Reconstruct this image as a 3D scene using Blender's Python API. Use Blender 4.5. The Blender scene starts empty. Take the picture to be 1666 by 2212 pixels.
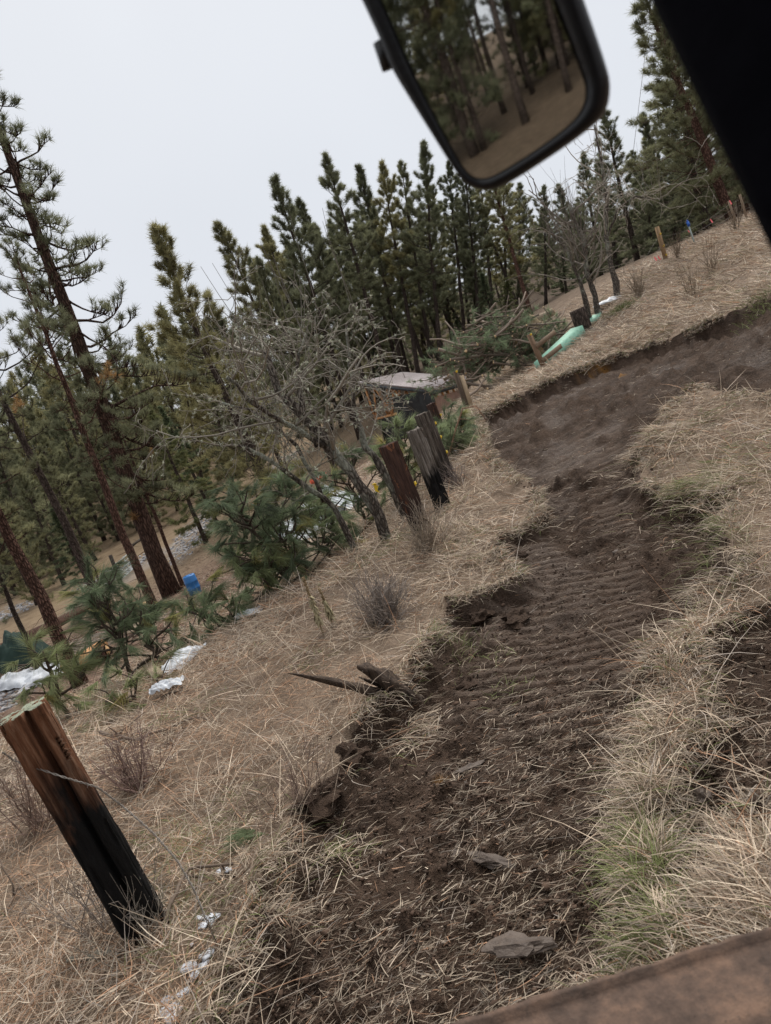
import bpy, math, random
import numpy as np
from mathutils import Vector, Matrix, Quaternion

# ------------------------------------------------------------------ camera, sky, sun, exposure
SC = bpy.context.scene
COL = SC.collection
CAMZ = 2.5
ROLL, PITCH, FOC = math.radians(17.3), math.radians(10.3), 1534.0     # FOC in units of a 1666 x 2212 picture
_cr, _sr, _cp, _sp = math.cos(ROLL), math.sin(ROLL), math.cos(PITCH), math.sin(PITCH)
FWD = np.array([0, _cp, -_sp]); UP0 = np.array([0, _sp, _cp]); RT0 = np.array([1.0, 0, 0])
CX = _cr * RT0 - _sr * UP0
CY = _sr * RT0 + _cr * UP0
cd = bpy.data.cameras.new('camera')
cam = bpy.data.objects.new('camera', cd); COL.objects.link(cam)
M = Matrix((tuple(CX), tuple(CY), tuple(-FWD))).transposed().to_4x4()
M.translation = Vector((0, 0, CAMZ))
cam.matrix_world = M
cd.sensor_fit = 'VERTICAL'; cd.sensor_height = 9.8; cd.sensor_width = 7.38
cd.lens = 9.8 * FOC / 2212.0
cd.clip_start = 0.05; cd.clip_end = 3000
cd.dof.use_dof = True; cd.dof.focus_distance = 6.5; cd.dof.aperture_fstop = 1.55
SC.camera = cam

SUN_EL, SUN_ROT = math.radians(55), math.radians(200)
w = bpy.data.worlds.new('World'); SC.world = w; w.use_nodes = True
nt = w.node_tree; nt.nodes.clear()
def wn(t): return nt.nodes.new(t)
sky = wn('ShaderNodeTexSky'); sky.sky_type = 'NISHITA'; sky.sun_disc = False
sky.sun_elevation = SUN_EL; sky.sun_rotation = SUN_ROT; sky.dust_density = 3.0
bgs = wn('ShaderNodeBackground'); bgs.inputs[1].default_value = 0.05
nt.links.new(sky.outputs[0], bgs.inputs[0])
tc = wn('ShaderNodeTexCoord'); sep = wn('ShaderNodeSeparateXYZ'); nt.links.new(tc.outputs['Generated'], sep.inputs[0])
rmp = wn('ShaderNodeValToRGB')
rmp.color_ramp.elements[0].position = 0.0; rmp.color_ramp.elements[0].color = (0.290, 0.299, 0.318, 1)
rmp.color_ramp.elements[1].position = 0.62; rmp.color_ramp.elements[1].color = (0.360, 0.368, 0.382, 1)
e = rmp.color_ramp.elements.new(0.2); e.color = (0.328, 0.338, 0.358, 1)
nt.links.new(sep.outputs[2], rmp.inputs[0])
cn = wn('ShaderNodeTexNoise'); cn.inputs['Scale'].default_value = 1.6; cn.inputs['Detail'].default_value = 3
nt.links.new(tc.outputs['Generated'], cn.inputs['Vector'])
cm = wn('ShaderNodeMapRange'); cm.inputs[3].default_value = 0.90; cm.inputs[4].default_value = 1.09
nt.links.new(cn.outputs[0], cm.inputs[0])
bgc = wn('ShaderNodeBackground'); nt.links.new(rmp.outputs[0], bgc.inputs[0]); nt.links.new(cm.outputs[0], bgc.inputs[1])
mixs = wn('ShaderNodeMixShader'); mixs.inputs[0].default_value = 0.9      # a thick cloud deck over the sky
nt.links.new(bgs.outputs[0], mixs.inputs[1]); nt.links.new(bgc.outputs[0], mixs.inputs[2])
wo = wn('ShaderNodeOutputWorld'); nt.links.new(mixs.outputs[0], wo.inputs[0])
sl = bpy.data.lights.new('sun', 'SUN'); sl.energy = 1.5; sl.angle = math.radians(40); sl.color = (1.0, 0.95, 0.88)
so = bpy.data.objects.new('sun', sl); COL.objects.link(so)
so.rotation_euler = (math.radians(90) - SUN_EL, 0, math.radians(180) - SUN_ROT + math.radians(180))
SC.view_settings.view_transform = 'Standard'; SC.view_settings.look = 'None'
SC.view_settings.exposure = 1.3; SC.view_settings.gamma = 1.0; SC.view_settings.use_curve_mapping = False
SC.cycles.max_bounces = 5; SC.cycles.diffuse_bounces = 3; SC.cycles.glossy_bounces = 2; SC.cycles.transmission_bounces = 2
SC.cycles.use_denoising = True

# ------------------------------------------------------------------ helpers
rng = np.random.default_rng(7)
random.seed(7)
def ray(u, v):
    return FWD * FOC + CX * (u - 833.0) - CY * (v - 1106.0)
def at(u, v, Y):
    """the point of the photo's line of sight (u, v) at the distance Y ahead"""
    d = ray(u, v); return np.array([0, 0, CAMZ]) + d * (Y / d[1])
def hash2(ix, iy, seed):
    h = (ix.astype(np.int64) * 374761393 + iy.astype(np.int64) * 668265263 + seed * 1442695041) & 0xFFFFFFFF
    h = ((h ^ (h >> 13)) * 1274126177) & 0xFFFFFFFF
    h = (h ^ (h >> 16)) & 0xFFFFFF
    return h / float(0xFFFFFF)
def vnoise(x, y, seed=0):
    x = np.asarray(x, float); y = np.asarray(y, float)
    ix = np.floor(x); iy = np.floor(y); fx = x - ix; fy = y - iy
    fx = fx * fx * (3 - 2 * fx); fy = fy * fy * (3 - 2 * fy)
    a = hash2(ix, iy, seed); b = hash2(ix + 1, iy, seed); c = hash2(ix, iy + 1, seed); d = hash2(ix + 1, iy + 1, seed)
    return (a * (1 - fx) + b * fx) * (1 - fy) + (c * (1 - fx) + d * fx) * fy
def fbm(x, y, seed=0, octv=4, lac=2.1, gain=0.5):
    s = 0; a = 1.0; t = 0
    for k in range(octv):
        s = s + a * vnoise(x, y, seed + k * 17); t += a; a *= gain; x = x * lac + 3.7; y = y * lac - 1.3
    return s / t
def sstep(a, b, x):
    t = np.clip((x - a) / (b - a), 0, 1); return t * t * (3 - 2 * t)
def nrm(v):
    v = np.asarray(v, float); return v / np.maximum(np.linalg.norm(v, axis=-1, keepdims=True), 1e-9)

def make_mesh(name, V, T=None, Q=None, col=None, smooth=False, attrs=None):
    V = np.asarray(V, np.float32)
    me = bpy.data.meshes.new(name)
    T = np.zeros((0, 3), np.int32) if T is None else np.asarray(T, np.int32).reshape(-1, 3)
    Q = np.zeros((0, 4), np.int32) if Q is None else np.asarray(Q, np.int32).reshape(-1, 4)
    me.vertices.add(len(V)); me.vertices.foreach_set('co', V.ravel())
    nl = T.size + Q.size
    me.loops.add(nl); me.loops.foreach_set('vertex_index', np.concatenate([T.ravel(), Q.ravel()]).astype(np.int32))
    npoly = len(T) + len(Q); me.polygons.add(npoly)
    st = np.concatenate([np.arange(len(T)) * 3, T.size + np.arange(len(Q)) * 4]).astype(np.int32)
    me.polygons.foreach_set('loop_start', st)
    if smooth: me.polygons.foreach_set('use_smooth', np.ones(npoly, bool))
    me.update(calc_edges=True)
    if col is not None:
        col = np.asarray(col, np.float32)
        if col.ndim == 1: col = np.repeat(col[:, None], 3, 1)
        c4 = np.ones((len(V), 4), np.float32); c4[:, :3] = col
        me.attributes.new('col', 'FLOAT_COLOR', 'POINT').data.foreach_set('color', c4.ravel())
    for k, a in (attrs or {}).items():
        me.attributes.new(k, 'FLOAT', 'POINT').data.foreach_set('value', np.asarray(a, np.float32))
    return me

class MB:
    """collects pieces of ONE mesh"""
    def __init__(s): s.V = []; s.T = []; s.Q = []; s.C = []; s.n = 0
    def add(s, V, T=None, Q=None, c=1.0):
        V = np.asarray(V, float)
        if T is not None and len(T): s.T.append(np.asarray(T) + s.n)
        if Q is not None and len(Q): s.Q.append(np.asarray(Q) + s.n)
        c = np.asarray(c, float)
        if c.ndim == 0: c = np.full((len(V), 3), float(c))
        elif c.shape == (3,): c = np.tile(c, (len(V), 1))
        elif c.ndim == 1: c = np.repeat(c[:, None], 3, 1)
        s.V.append(V); s.C.append(c); s.n += len(V); return s
    def box(s, c, h, R=None, col=1.0, taper=1.0):
        x, y, z = h
        P = np.array([[-x, -y, -z], [x, -y, -z], [x, y, -z], [-x, y, -z], [-x * taper, -y * taper, z], [x * taper, -y * taper, z], [x * taper, y * taper, z], [-x * taper, y * taper, z]])
        if R is not None: P = P @ np.asarray(R).T
        return s.add(P + np.asarray(c), Q=[[0, 3, 2, 1], [4, 5, 6, 7], [0, 1, 5, 4], [1, 2, 6, 5], [2, 3, 7, 6], [3, 0, 4, 7]], c=col)
    def beam(s, a, b, w_, h_, col=1.0, up=(0, 0, 1)):
        a = np.asarray(a, float); b = np.asarray(b, float); d = b - a; L = np.linalg.norm(d); d = d / L
        x = np.cross(d, up)
        if np.linalg.norm(x) < 1e-4: x = np.cross(d, (1, 0, 0))
        x = nrm(x)
        return s.box((a + b) / 2, (w_ / 2, h_ / 2, L / 2), np.stack([x, np.cross(d, x), d], 1), col)
    def tube(s, P, r, k=6, col=1.0, cap=True):
        P = np.asarray(P, float); n = len(P); r = np.broadcast_to(np.asarray(r, float), (n,))
        t = np.gradient(P, axis=0); t = nrm(t)
        ref = np.array([0, 0, 1.0]) if abs(t[0, 2]) < 0.9 else np.array([1.0, 0, 0])
        x = nrm(np.cross(t, ref)); y = np.cross(t, x)
        a = np.arange(k) * 2 * math.pi / k
        ring = P[:, None, :] + r[:, None, None] * (np.cos(a)[None, :, None] * x[:, None, :] + np.sin(a)[None, :, None] * y[:, None, :])
        V = ring.reshape(-1, 3)
        i = np.arange(n - 1)[:, None] * k; j = np.arange(k)[None, :]; j2 = (j + 1) % k
        Q = np.stack([i + j, i + j2, i + k + j2, i + k + j], -1).reshape(-1, 4)
        T = None
        c = np.asarray(col, float)
        if c.ndim == 1 and len(c) == n and n != 3: c = np.repeat(c, k)
        elif c.ndim == 2 and len(c) == n: c = np.repeat(c, k, 0)
        if cap:
            V = np.concatenate([V, P[:1], P[-1:]]); b = n * k
            jj = np.arange(k); T = np.concatenate([np.stack([np.full(k, b), (jj + 1) % k, jj], 1), np.stack([np.full(k, b + 1), (n - 1) * k + jj, (n - 1) * k + (jj + 1) % k], 1)])
            if c.ndim >= 1 and c.shape[0] == n * k: c = np.concatenate([c, c[:1], c[-1:]])
        return s.add(V, T=T, Q=Q, c=c)
    def mesh(s, name, smooth=False):
        cat = lambda L, k: np.concatenate([np.asarray(q).reshape(-1, k) for q in L]) if L else None
        return make_mesh(name, np.concatenate(s.V), cat(s.T, 3), cat(s.Q, 4), np.concatenate(s.C), smooth)
    def tris(s): return sum(len(t) for t in s.T) + 2 * sum(len(q) for q in s.Q)

def link(name, data, parent=None, mat=None, loc=None):
    o = bpy.data.objects.new(name, data); COL.objects.link(o)
    if mat is not None and data is not None and not data.materials: data.materials.append(mat)
    if loc is not None: o.location = loc
    if parent is not None: o.parent = parent
    return o
def tag(o, label=None, cat=None, group=None, kind=None):
    if label: o['label'] = label
    if cat: o['category'] = cat
    if group: o['group'] = group
    if kind: o['kind'] = kind
    return o
def empty(name, loc=(0, 0, 0), **k):
    o = link(name, None, loc=tuple(loc)); o.empty_display_size = 0.2
    return tag(o, **k)

# ------------------------------------------------------------------ materials (all procedural)
def newmat(name, rough=0.8, spec=0.2):
    m = bpy.data.materials.new(name); m.use_nodes = True
    b = m.node_tree.nodes['Principled BSDF']; b.inputs['Roughness'].default_value = rough
    b.inputs['Specular IOR Level'].default_value = spec
    return m, m.node_tree, b
def node(t, typ, **kw):
    n = t.nodes.new(typ)
    for k, v in kw.items():
        if k in n.inputs: n.inputs[k].default_value = v
        else: setattr(n, k, v)
    return n
def noise(t, scale, detail=4, vec=None, rough=0.6, dist=0.0):
    n = node(t, 'ShaderNodeTexNoise'); n.inputs['Scale'].default_value = scale; n.inputs['Detail'].default_value = detail
    n.inputs['Roughness'].default_value = rough; n.inputs['Distortion'].default_value = dist
    if vec is not None: t.links.new(vec, n.inputs['Vector'])
    return n.outputs[0]
def ramp(t, fac, stops):
    r = node(t, 'ShaderNodeValToRGB'); el = r.color_ramp.elements
    el[0].position = stops[0][0]; el[0].color = (*stops[0][1], 1); el[1].position = stops[-1][0]; el[1].color = (*stops[-1][1], 1)
    for p, c in stops[1:-1]:
        x = el.new(p); x.color = (*c, 1)
    t.links.new(fac, r.inputs[0]); return r.outputs[0]
def mix(t, fac, a, b, mode='MIX'):
    m = node(t, 'ShaderNodeMix', data_type='RGBA', blend_type=mode)
    for s, v in ((m.inputs[0], fac), (m.inputs[6], a), (m.inputs[7], b)):
        if isinstance(v, (int, float)): s.default_value = v
        elif isinstance(v, tuple): s.default_value = (*v, 1)
        else: t.links.new(v, s)
    return m.outputs[2]
def math_(t, op, a, b=None, c=None):
    m = node(t, 'ShaderNodeMath', operation=op)
    for i, v in enumerate((a, b, c)):
        if v is None: continue
        if isinstance(v, (int, float)): m.inputs[i].default_value = v
        else: t.links.new(v, m.inputs[i])
    return m.outputs[0]
def attr(t, name, fac=True):
    a = node(t, 'ShaderNodeAttribute', attribute_name=name); return a.outputs['Fac' if fac else 'Color']
def bump(t, b, h, strength=0.5, dist=0.02):
    n = node(t, 'ShaderNodeBump'); n.inputs['Strength'].default_value = strength; n.inputs['Distance'].default_value = dist
    t.links.new(h, n.inputs['Height']); t.links.new(n.outputs[0], b.inputs['Normal'])
def objco(t, scale=(1, 1, 1)):
    c = node(t, 'ShaderNodeTexCoord'); mp = node(t, 'ShaderNodeMapping'); mp.inputs['Scale'].default_value = scale
    t.links.new(c.outputs['Object'], mp.inputs[0]); return mp.outputs[0]

def attr_mat(name, rough=0.8, spec=0.15, var=0.25, nscale=6.0, transl=0.0):
    """colour from the mesh's own colour attribute, broken up by noise"""
    m, t, b = newmat(name, rough, spec)
    c = attr(t, 'col', False)
    n = noise(t, nscale, 3, objco(t))
    f = node(t, 'ShaderNodeMapRange'); f.inputs[3].default_value = 1 - var; f.inputs[4].default_value = 1 + var
    t.links.new(n, f.inputs[0])
    hs = node(t, 'ShaderNodeHueSaturation'); t.links.new(c, hs.inputs['Color']); t.links.new(f.outputs[0], hs.inputs['Value'])
    t.links.new(hs.outputs[0], b.inputs['Base Color'])
    if transl:
        tr = node(t, 'ShaderNodeBsdfTranslucent'); t.links.new(hs.outputs[0], tr.inputs[0])
        ms = node(t, 'ShaderNodeMixShader'); ms.inputs[0].default_value = transl
        t.links.new(b.outputs[0], ms.inputs[1]); t.links.new(tr.outputs[0], ms.inputs[2])
        t.links.new(ms.outputs[0], t.nodes['Material Output'].inputs[0])
    return m
def needle_mat(name, tint):
    m, t, b = newmat(name, 0.6, 0.25)
    c = attr(t, 'col', False)
    oi = node(t, 'ShaderNodeObjectInfo')
    r = ramp(t, oi.outputs['Random'], [(0, tuple(x * 0.72 for x in tint)), (0.5, tint), (1, (tint[0] * 1.45, tint[1] * 1.25, tint[2] * 1.0))])
    cc = mix(t, 1.0, r, c, 'MULTIPLY')
    t.links.new(cc, b.inputs['Base Color'])
    tr = node(t, 'ShaderNodeBsdfTranslucent'); t.links.new(cc, tr.inputs[0])
    ms = node(t, 'ShaderNodeMixShader'); ms.inputs[0].default_value = 0.48
    t.links.new(b.outputs[0], ms.inputs[1]); t.links.new(tr.outputs[0], ms.inputs[2])
    t.links.new(ms.outputs[0], t.nodes['Material Output'].inputs[0])
    return m
def bark_mat(name, lo, hi, sx=9, sz=2.2, bstr=0.9, patch=None):
    m, t, b = newmat(name, 0.9, 0.1)
    v = objco(t, (sx, sx, sz))
    vo = node(t, 'ShaderNodeTexVoronoi', feature='DISTANCE_TO_EDGE'); vo.inputs['Scale'].default_value = 1.6
    wv = mix(t, 0.3, v, noise(t, 2.5, 3, v), 'ADD'); t.links.new(wv, vo.inputs['Vector'])
    e = node(t, 'ShaderNodeMapRange'); e.inputs[2].default_value = 0.22; t.links.new(vo.outputs[0], e.inputs[0])
    n = noise(t, 3.0, 5, v)
    c = ramp(t, n, [(0.3, lo), (0.7, hi)])
    c = mix(t, math_(t, 'MULTIPLY', math_(t, 'SUBTRACT', 1.0, e.outputs[0]), 0.8), c, tuple(x * 0.25 for x in lo))
    if patch:
        n2 = noise(t, 1.1, 5, objco(t, (2, 2, 1.2))); f = node(t, 'ShaderNodeMapRange'); f.inputs[1].default_value = 0.5; f.inputs[2].default_value = 0.62
        t.links.new(n2, f.inputs[0]); c = mix(t, f.outputs[0], c, patch)
    t.links.new(c, b.inputs['Base Color'])
    h = math_(t, 'ADD', e.outputs[0], math_(t, 'MULTIPLY', n, 0.6)); bump(t, b, h, bstr, 0.04)
    return m
def simple_mat(name, c1, c2, scale=8, rough=0.7, spec=0.3, bstr=0.2, metallic=0.0, stretch=(1, 1, 1), lo=0.35, hi=0.65):
    m, t, b = newmat(name, rough, spec)
    v = objco(t, stretch); n = noise(t, scale, 5, v)
    t.links.new(ramp(t, n, [(lo, c1), (hi, c2)]), b.inputs['Base Color'])
    b.inputs['Metallic'].default_value = metallic
    if bstr: bump(t, b, noise(t, scale * 4, 4, v), bstr, 0.01)
    return m
# ------------------------------------------------------------------ terrain: a thin-plate surface through surveyed spot heights
CTRL_PX = [(330, 1990, 3.68), (850, 1500, 5.5), (920, 1150, 10), (960, 1085, 11.5), (1020, 885, 18), (1175, 795, 22), (1290, 690, 24.5),
           (1437, 560, 27), (1640, 468, 28), (600, 1310, 9.6), (400, 1440, 8.8), (150, 1600, 7.6), (180, 1505, 12), (345, 1335, 20),
           (374, 1283, 25), (418, 1280, 31), (250, 1150, 75), (700, 1150, 20), (690, 1060, 30), (930, 800, 58), (1000, 2150, 2.55),
           (1300, 1700, 3.4), (1666, 1500, 3.1), (1200, 1000, 11), (1500, 850, 10.5), (1650, 670, 14), (1390, 770, 16.5), (1050, 1200, 8.4),
           (650, 1750, 4.3), (1390, 570, 48), (1600, 1150, 6.2), (1480, 640, 20), (500, 1700, 5.0), (100, 2100, 3.3), (1560, 1000, 7.8), (760, 1190, 12.0),
           (20, 1420, 16), (1150, 690, 40), (1000, 760, 55), (1250, 620, 42)]
CTRL = [at(*c) for c in CTRL_PX]
shed_foot = at(950, 905, 36)
CTRL += [shed_foot]
CTRL += [np.array(p, float) for p in [(0, -4, 0.0), (-3, 0, -0.15), (4, 0, 0.9), (-6, -5, -1.2), (-12, -8, -2.0), (10, -6, 3), (-22, -16, -2.6), (-8, -26, -0.5), (0, -22, 0.5), (25, -20, 7),
         (-30, 15, -3.6), (-14, 4, -2.6), (-60, 60, -3.5), (-75, 130, 0), (-30, 130, -1.5), (0, 140, 6), (60, 130, 16), (40, 45, 9), (22, 12, 5.5), (-45, 95, -4.2), (-20, 95, -3), (10, 90, 3),
         (-60, -40, -5), (-120, 60, -3), (110, 60, 28), (60, -50, 16), (-90, 220, 10), (80, 220, 26), (0, 230, 14), (-150, -60, -8), (-20, -70, -1)]]
CTRL = np.array(CTRL)
def _tps_fit(P, z, lam=0.3):
    n = len(P); r2 = ((P[:, None] - P[None]) ** 2).sum(-1)
    K = 0.5 * r2 * np.log(r2 + 1e-9) / 100.0 + lam * np.eye(n) * 0.05
    A = np.zeros((n + 3, n + 3)); A[:n, :n] = K; A[:n, n] = 1; A[:n, n + 1:] = P; A[n, :n] = 1; A[n + 1:, :n] = P.T
    return np.linalg.solve(A, np.concatenate([z, np.zeros(3)]))
_SQ = lambda P: P / (1 + 0.012 * np.linalg.norm(P, axis=-1, keepdims=True))      # far survey points pulled in
_TP = _SQ(CTRL[:, :2]); _TW = _tps_fit(_TP, CTRL[:, 2])
def base_h(x, y):
    x = np.asarray(x, float); sh = x.shape; P = _SQ(np.stack([x.ravel(), np.asarray(y, float).ravel()], -1)); out = np.empty(len(P)); n = len(_TP)
    for i in range(0, len(P), 40000):
        q = P[i:i + 40000]; r2 = ((q[:, None] - _TP[None]) ** 2).sum(-1)
        out[i:i + 40000] = (0.5 * r2 * np.log(r2 + 1e-9) / 100.0) @ _TW[:n] + _TW[n] + q @ _TW[n + 1:]
    return np.clip(out.reshape(sh), -14, 60)
def march(u, v, f, tmax=400):
    d = ray(u, v); d = d / np.linalg.norm(d); o = np.array([0, 0, CAMZ])
    t = np.concatenate([np.linspace(1.0, 40, 800), np.linspace(40.1, tmax, 700)])
    P = o + d * t[:, None]; g = P[:, 2] - f(P[:, 0], P[:, 1]); k = np.argmax(g < 0)
    if g[k] >= 0: k = len(t) - 1
    k = max(k, 1); a = g[k - 1] / (g[k - 1] - g[k] + 1e-9)
    return P[k - 1] * (1 - a) + P[k] * a
# plan outlines of the bulldozed earth, read off the photo where they lie on the ground
DIRT_PX = [[(420, 2420), (515, 2130), (570, 2000), (595, 1900), (632, 1760), (720, 1690), (760, 1600), (830, 1540), (890, 1480), (940, 1390), (965, 1310), (1050, 1300), (1130, 1270),
            (1070, 1200), (1130, 1160), (1180, 1130), (1160, 1080), (1080, 1010), (1045, 965), (1040, 905), (1130, 855), (1230, 815), (1300, 785), (1390, 752), (1450, 732), (1560, 690), (1666, 645), (1800, 590),
            (1800, 820), (1666, 872), (1560, 858), (1500, 852), (1450, 890), (1400, 1000), (1395, 1055), (1470, 1085), (1570, 1100), (1590, 1125), (1560, 1170), (1600, 1225), (1640, 1255), (1500, 1345), (1415, 1480),
            (1375, 1620), (1365, 1750), (1365, 1900), (1370, 2050), (1300, 2150), (1340, 2420)],
           [(1900, 1230), (1600, 1330), (1530, 1400), (1495, 1480), (1530, 1570), (1455, 1650), (1425, 1750), (1440, 1850), (1420, 1960), (1500, 2010), (1600, 1940), (1660, 1820), (1900, 1750)]]
DIRT = [np.array([march(u, v, base_h)[:2] for u, v in p]) for p in DIRT_PX]
def poly_sd(x, y, P):
    inside = np.zeros(x.shape, bool); best = np.full(x.shape, 1e9)
    for i in range(len(P)):
        a, b = P[i], P[(i + 1) % len(P)]; e = b - a; L2 = max((e ** 2).sum(), 1e-9)
        t = np.clip(((x - a[0]) * e[0] + (y - a[1]) * e[1]) / L2, 0, 1)
        best = np.minimum(best, (x - a[0] - t * e[0]) ** 2 + (y - a[1] - t * e[1]) ** 2)
        c = (a[1] > y) != (b[1] > y)
        inside ^= c & (x < (b[0] - a[0]) * (y - a[1]) / (b[1] - a[1] + 1e-12) + a[0])
    s = np.sqrt(best); return np.where(inside, s, -s)
def dirt_sd(x, y):
    wx = x + 0.20 * (fbm(x * 2.2, y * 2.2, 11) - .5) + 0.10 * (vnoise(x * 9, y * 9, 12) - .5)
    wy = y + 0.20 * (fbm(x * 2.2, y * 2.2, 21) - .5) + 0.10 * (vnoise(x * 9, y * 9, 22) - .5)
    near = (np.hypot(x, y) < 45) & (y > -2)
    out = np.full(x.shape, -9.0)
    if near.any():
        a = poly_sd(wx[near], wy[near], DIRT[0]); b = poly_sd(wx[near], wy[near], DIRT[1]); out[near] = np.maximum(a, b)
    return out
TRK_A, TRK_B = march(1010, 2150, base_h)[:2], march(1200, 1250, base_h)[:2]
TDIR = nrm(TRK_B - TRK_A); TNRM = np.array([TDIR[1], -TDIR[0]])
SCR = nrm(march(1520, 810, base_h)[:2] - march(1120, 990, base_h)[:2])
def press(x, y):
    s = (x - TRK_A[0]) * TDIR[0] + (y - TRK_A[1]) * TDIR[1]; q = (x - TRK_A[0]) * TNRM[0] + (y - TRK_A[1]) * TNRM[1]
    s2 = s + 0.06 * (vnoise(x * 3, y * 3, 61) - .5) + .12 * q
    g = np.clip(np.sin(s2 * 2 * math.pi / 0.165) * 1.7, -1, 1)
    wgt = sstep(1.3, 2.2, s) * (1 - sstep(9.5, 11.5, s)) * sstep(-0.85, -0.6, q) * (1 - sstep(0.75, 0.9, q)) * sstep(0.34, 0.50, fbm(x * 1.5, y * 1.5, 63, 3))
    return s, q, g, wgt
def height(x, y, sd=None, fine=True):
    x = np.asarray(x, float); y = np.asarray(y, float)
    if sd is None: sd = dirt_sd(x, y)
    r = np.hypot(x, y); z = base_h(x, y)
    far = sstep(30, 80, r)
    z = z + far * 1.6 * (fbm(x * 0.03, y * 0.03, 5) - .5)
    near = 1 - sstep(18, 40, r)
    ins = sstep(-0.04, 0.20, sd)
    grass_b = (fbm(x * 1.1, y * 1.1, 31, 3) - .5) * 0.18 + (vnoise(x * 5, y * 5, 33) - .5) * 0.05
    z = z + near * (1 - ins) * (grass_b + 0.05)
    if fine:
        berm = np.exp(-((sd - 0.06) / 0.16) ** 2) * sstep(0.42, 0.66, fbm(x * 1.7, y * 1.7, 41, 3)) * 0.12
        cl = np.abs(fbm(x * 6, y * 6, 51, 4) - .5) * 2
        lump = np.maximum(0, fbm(x * 9, y * 9, 57, 3) - .52)
        dirt = -0.14 + (fbm(x * 2.0, y * 2.0, 43, 4) - .5) * 0.20 + (cl - .35) * 0.075 + lump * 0.20 + (vnoise(x * 26, y * 26, 47) - .5) * 0.024
        al = x * SCR[0] + y * SCR[1]; ac = x * SCR[1] - y * SCR[0]
        fars = sstep(6.0, 9.0, y)
        dirt = dirt * (1 - .35 * fars) + fars * (-.08 * sstep(10, 14, y) + (fbm(al * .7, ac * 7, 91, 3) - .5) * 0.17 + np.maximum(0, fbm(x * 3.5, y * 3.5, 58, 3) - .5) * .5 - .22 * fbm(x * 1.3, y * 1.3, 97, 3) * np.exp(-((sd - .55) / .7) ** 2) * sstep(10.5, 14, y) + (vnoise(al * 2.5, ac * 22, 95) - .5) * .025)
        # grouser prints pressed across the strip
        s, q, g, wgt = press(x, y)
        dirt = dirt * (1 - 0.72 * wgt) - 0.07 * wgt + wgt * g * 0.015
        ridge = np.exp(-((q - 0.86) / 0.07) ** 2) * sstep(1.6, 2.6, s) * (1 - sstep(6, 7.5, s)) * 0.05
        z = z + near * (ins * (dirt + ridge) + berm)
    else:
        z = z - near * ins * 0.12
    return z
def hz(x, y):
    return float(height(np.array([x]), np.array([y]), fine=False)[0])
def ground(u, v):
    """where the photo's line of sight meets the ground"""
    return march(u, v, lambda a, b: height(a, b, fine=False))
def foot2(u, v, Y):
    p = ground(u, v)
    return p if .45 * Y < p[1] < 2.2 * Y else foot(u, v, Y)
def foot(u, v, Y):
    p = at(u, v, Y); p[2] = hz(p[0], p[1]); return p

# rings of quads round the camera position, finer where the ground is near
r_in = np.concatenate([np.exp(np.linspace(math.log(a), math.log(b), n, endpoint=False)) for a, b, n in ((1.3, 4.2, 180), (4.2, 10.5, 300), (10.5, 34, 125))])
r_out = np.exp(np.linspace(math.log(34), math.log(900), 90))[1:]
RR = np.concatenate([[0.15, 0.7], r_in, r_out])
th = np.concatenate([np.linspace(-45, 43, 490), np.linspace(43, 315, 44)[1:-1]]) * math.pi / 180
X = RR[:, None] * np.sin(th)[None]; Y_ = RR[:, None] * np.cos(th)[None]
SD = dirt_sd(X, Y_); Z = height(X, Y_, SD)
nr, na = X.shape
Vt = np.stack([X, Y_, Z], -1).reshape(-1, 3)
ii = np.arange(nr - 1)[:, None] * na; jj = np.arange(na)[None]; j2 = (jj + 1) % na
Qt = np.stack([ii + jj, ii + na + jj, ii + na + j2, ii + j2], -1).reshape(-1, 4)[:, ::-1]
sdv = SD.ravel()
# ground cover weights
xx, yy = Vt[:, 0], Vt[:, 1]; rr = np.hypot(xx, yy)
def blob(u, v, ra, rb, ang=0.0, soft=0.35):
    p = ground(u, v); c, s = math.cos(ang), math.sin(ang)
    dx = (xx - p[0]) * c + (yy - p[1]) * s; dy = -(xx - p[0]) * s + (yy - p[1]) * c
    return 1 - sstep(1 - soft, 1 + soft, np.hypot(dx / ra, dy / rb) + 0.7 * (fbm(xx * 0.9, yy * 0.9, 71) - .5))
gravel = np.zeros(len(xx))
for a in [(420, 1150, 1.6, 9, 0.1), (265, 1232, 3.0, 2.6, 0), (15, 1325, 2.0, 3.0, .3), (600, 1010, 2, 6, 0), (10, 1500, .8, 1.2, 0)]:
    gravel = np.maximum(gravel, blob(*a))
lane = blob(255, 1265, 1.2, 9, -0.35); lane = np.maximum(lane, blob(110, 1420, 1.2, 6, -0.5))
meadow = np.where(yy < -0.5, sstep(4, 10, rr), sstep(32, 50, rr))
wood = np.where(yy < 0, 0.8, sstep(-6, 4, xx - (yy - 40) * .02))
dirtw = sstep(-0.03, 0.05, sdv)
yellow = np.zeros(len(xx))
for a in [(1290, 790, .55, .22, .4), (950, 1690, .06, .09, 0), (1325, 812, .3, .15, 0)]:
    yellow = np.maximum(yellow, blob(*a, soft=0.6) * sstep(.45, .6, fbm(xx * 7, yy * 7, 77)))
behind = yy < -0.5
yard = np.where(behind, 1.0, 0) + ~behind * sstep(0.35, 0.9, -(xx * 1.0 + 0.0) * 0 + (base_h(xx, yy) < -0.55) * 1.0) * (1 - meadow)
_s, _q, _g, _w = press(xx, yy); pressed = _w * np.maximum(_g, 0) * (0.5 + .5 * vnoise(xx * 8, yy * 8, 65))
wet = sstep(.56, .72, fbm(xx * 1.3, yy * 1.3, 81, 4))
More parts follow.
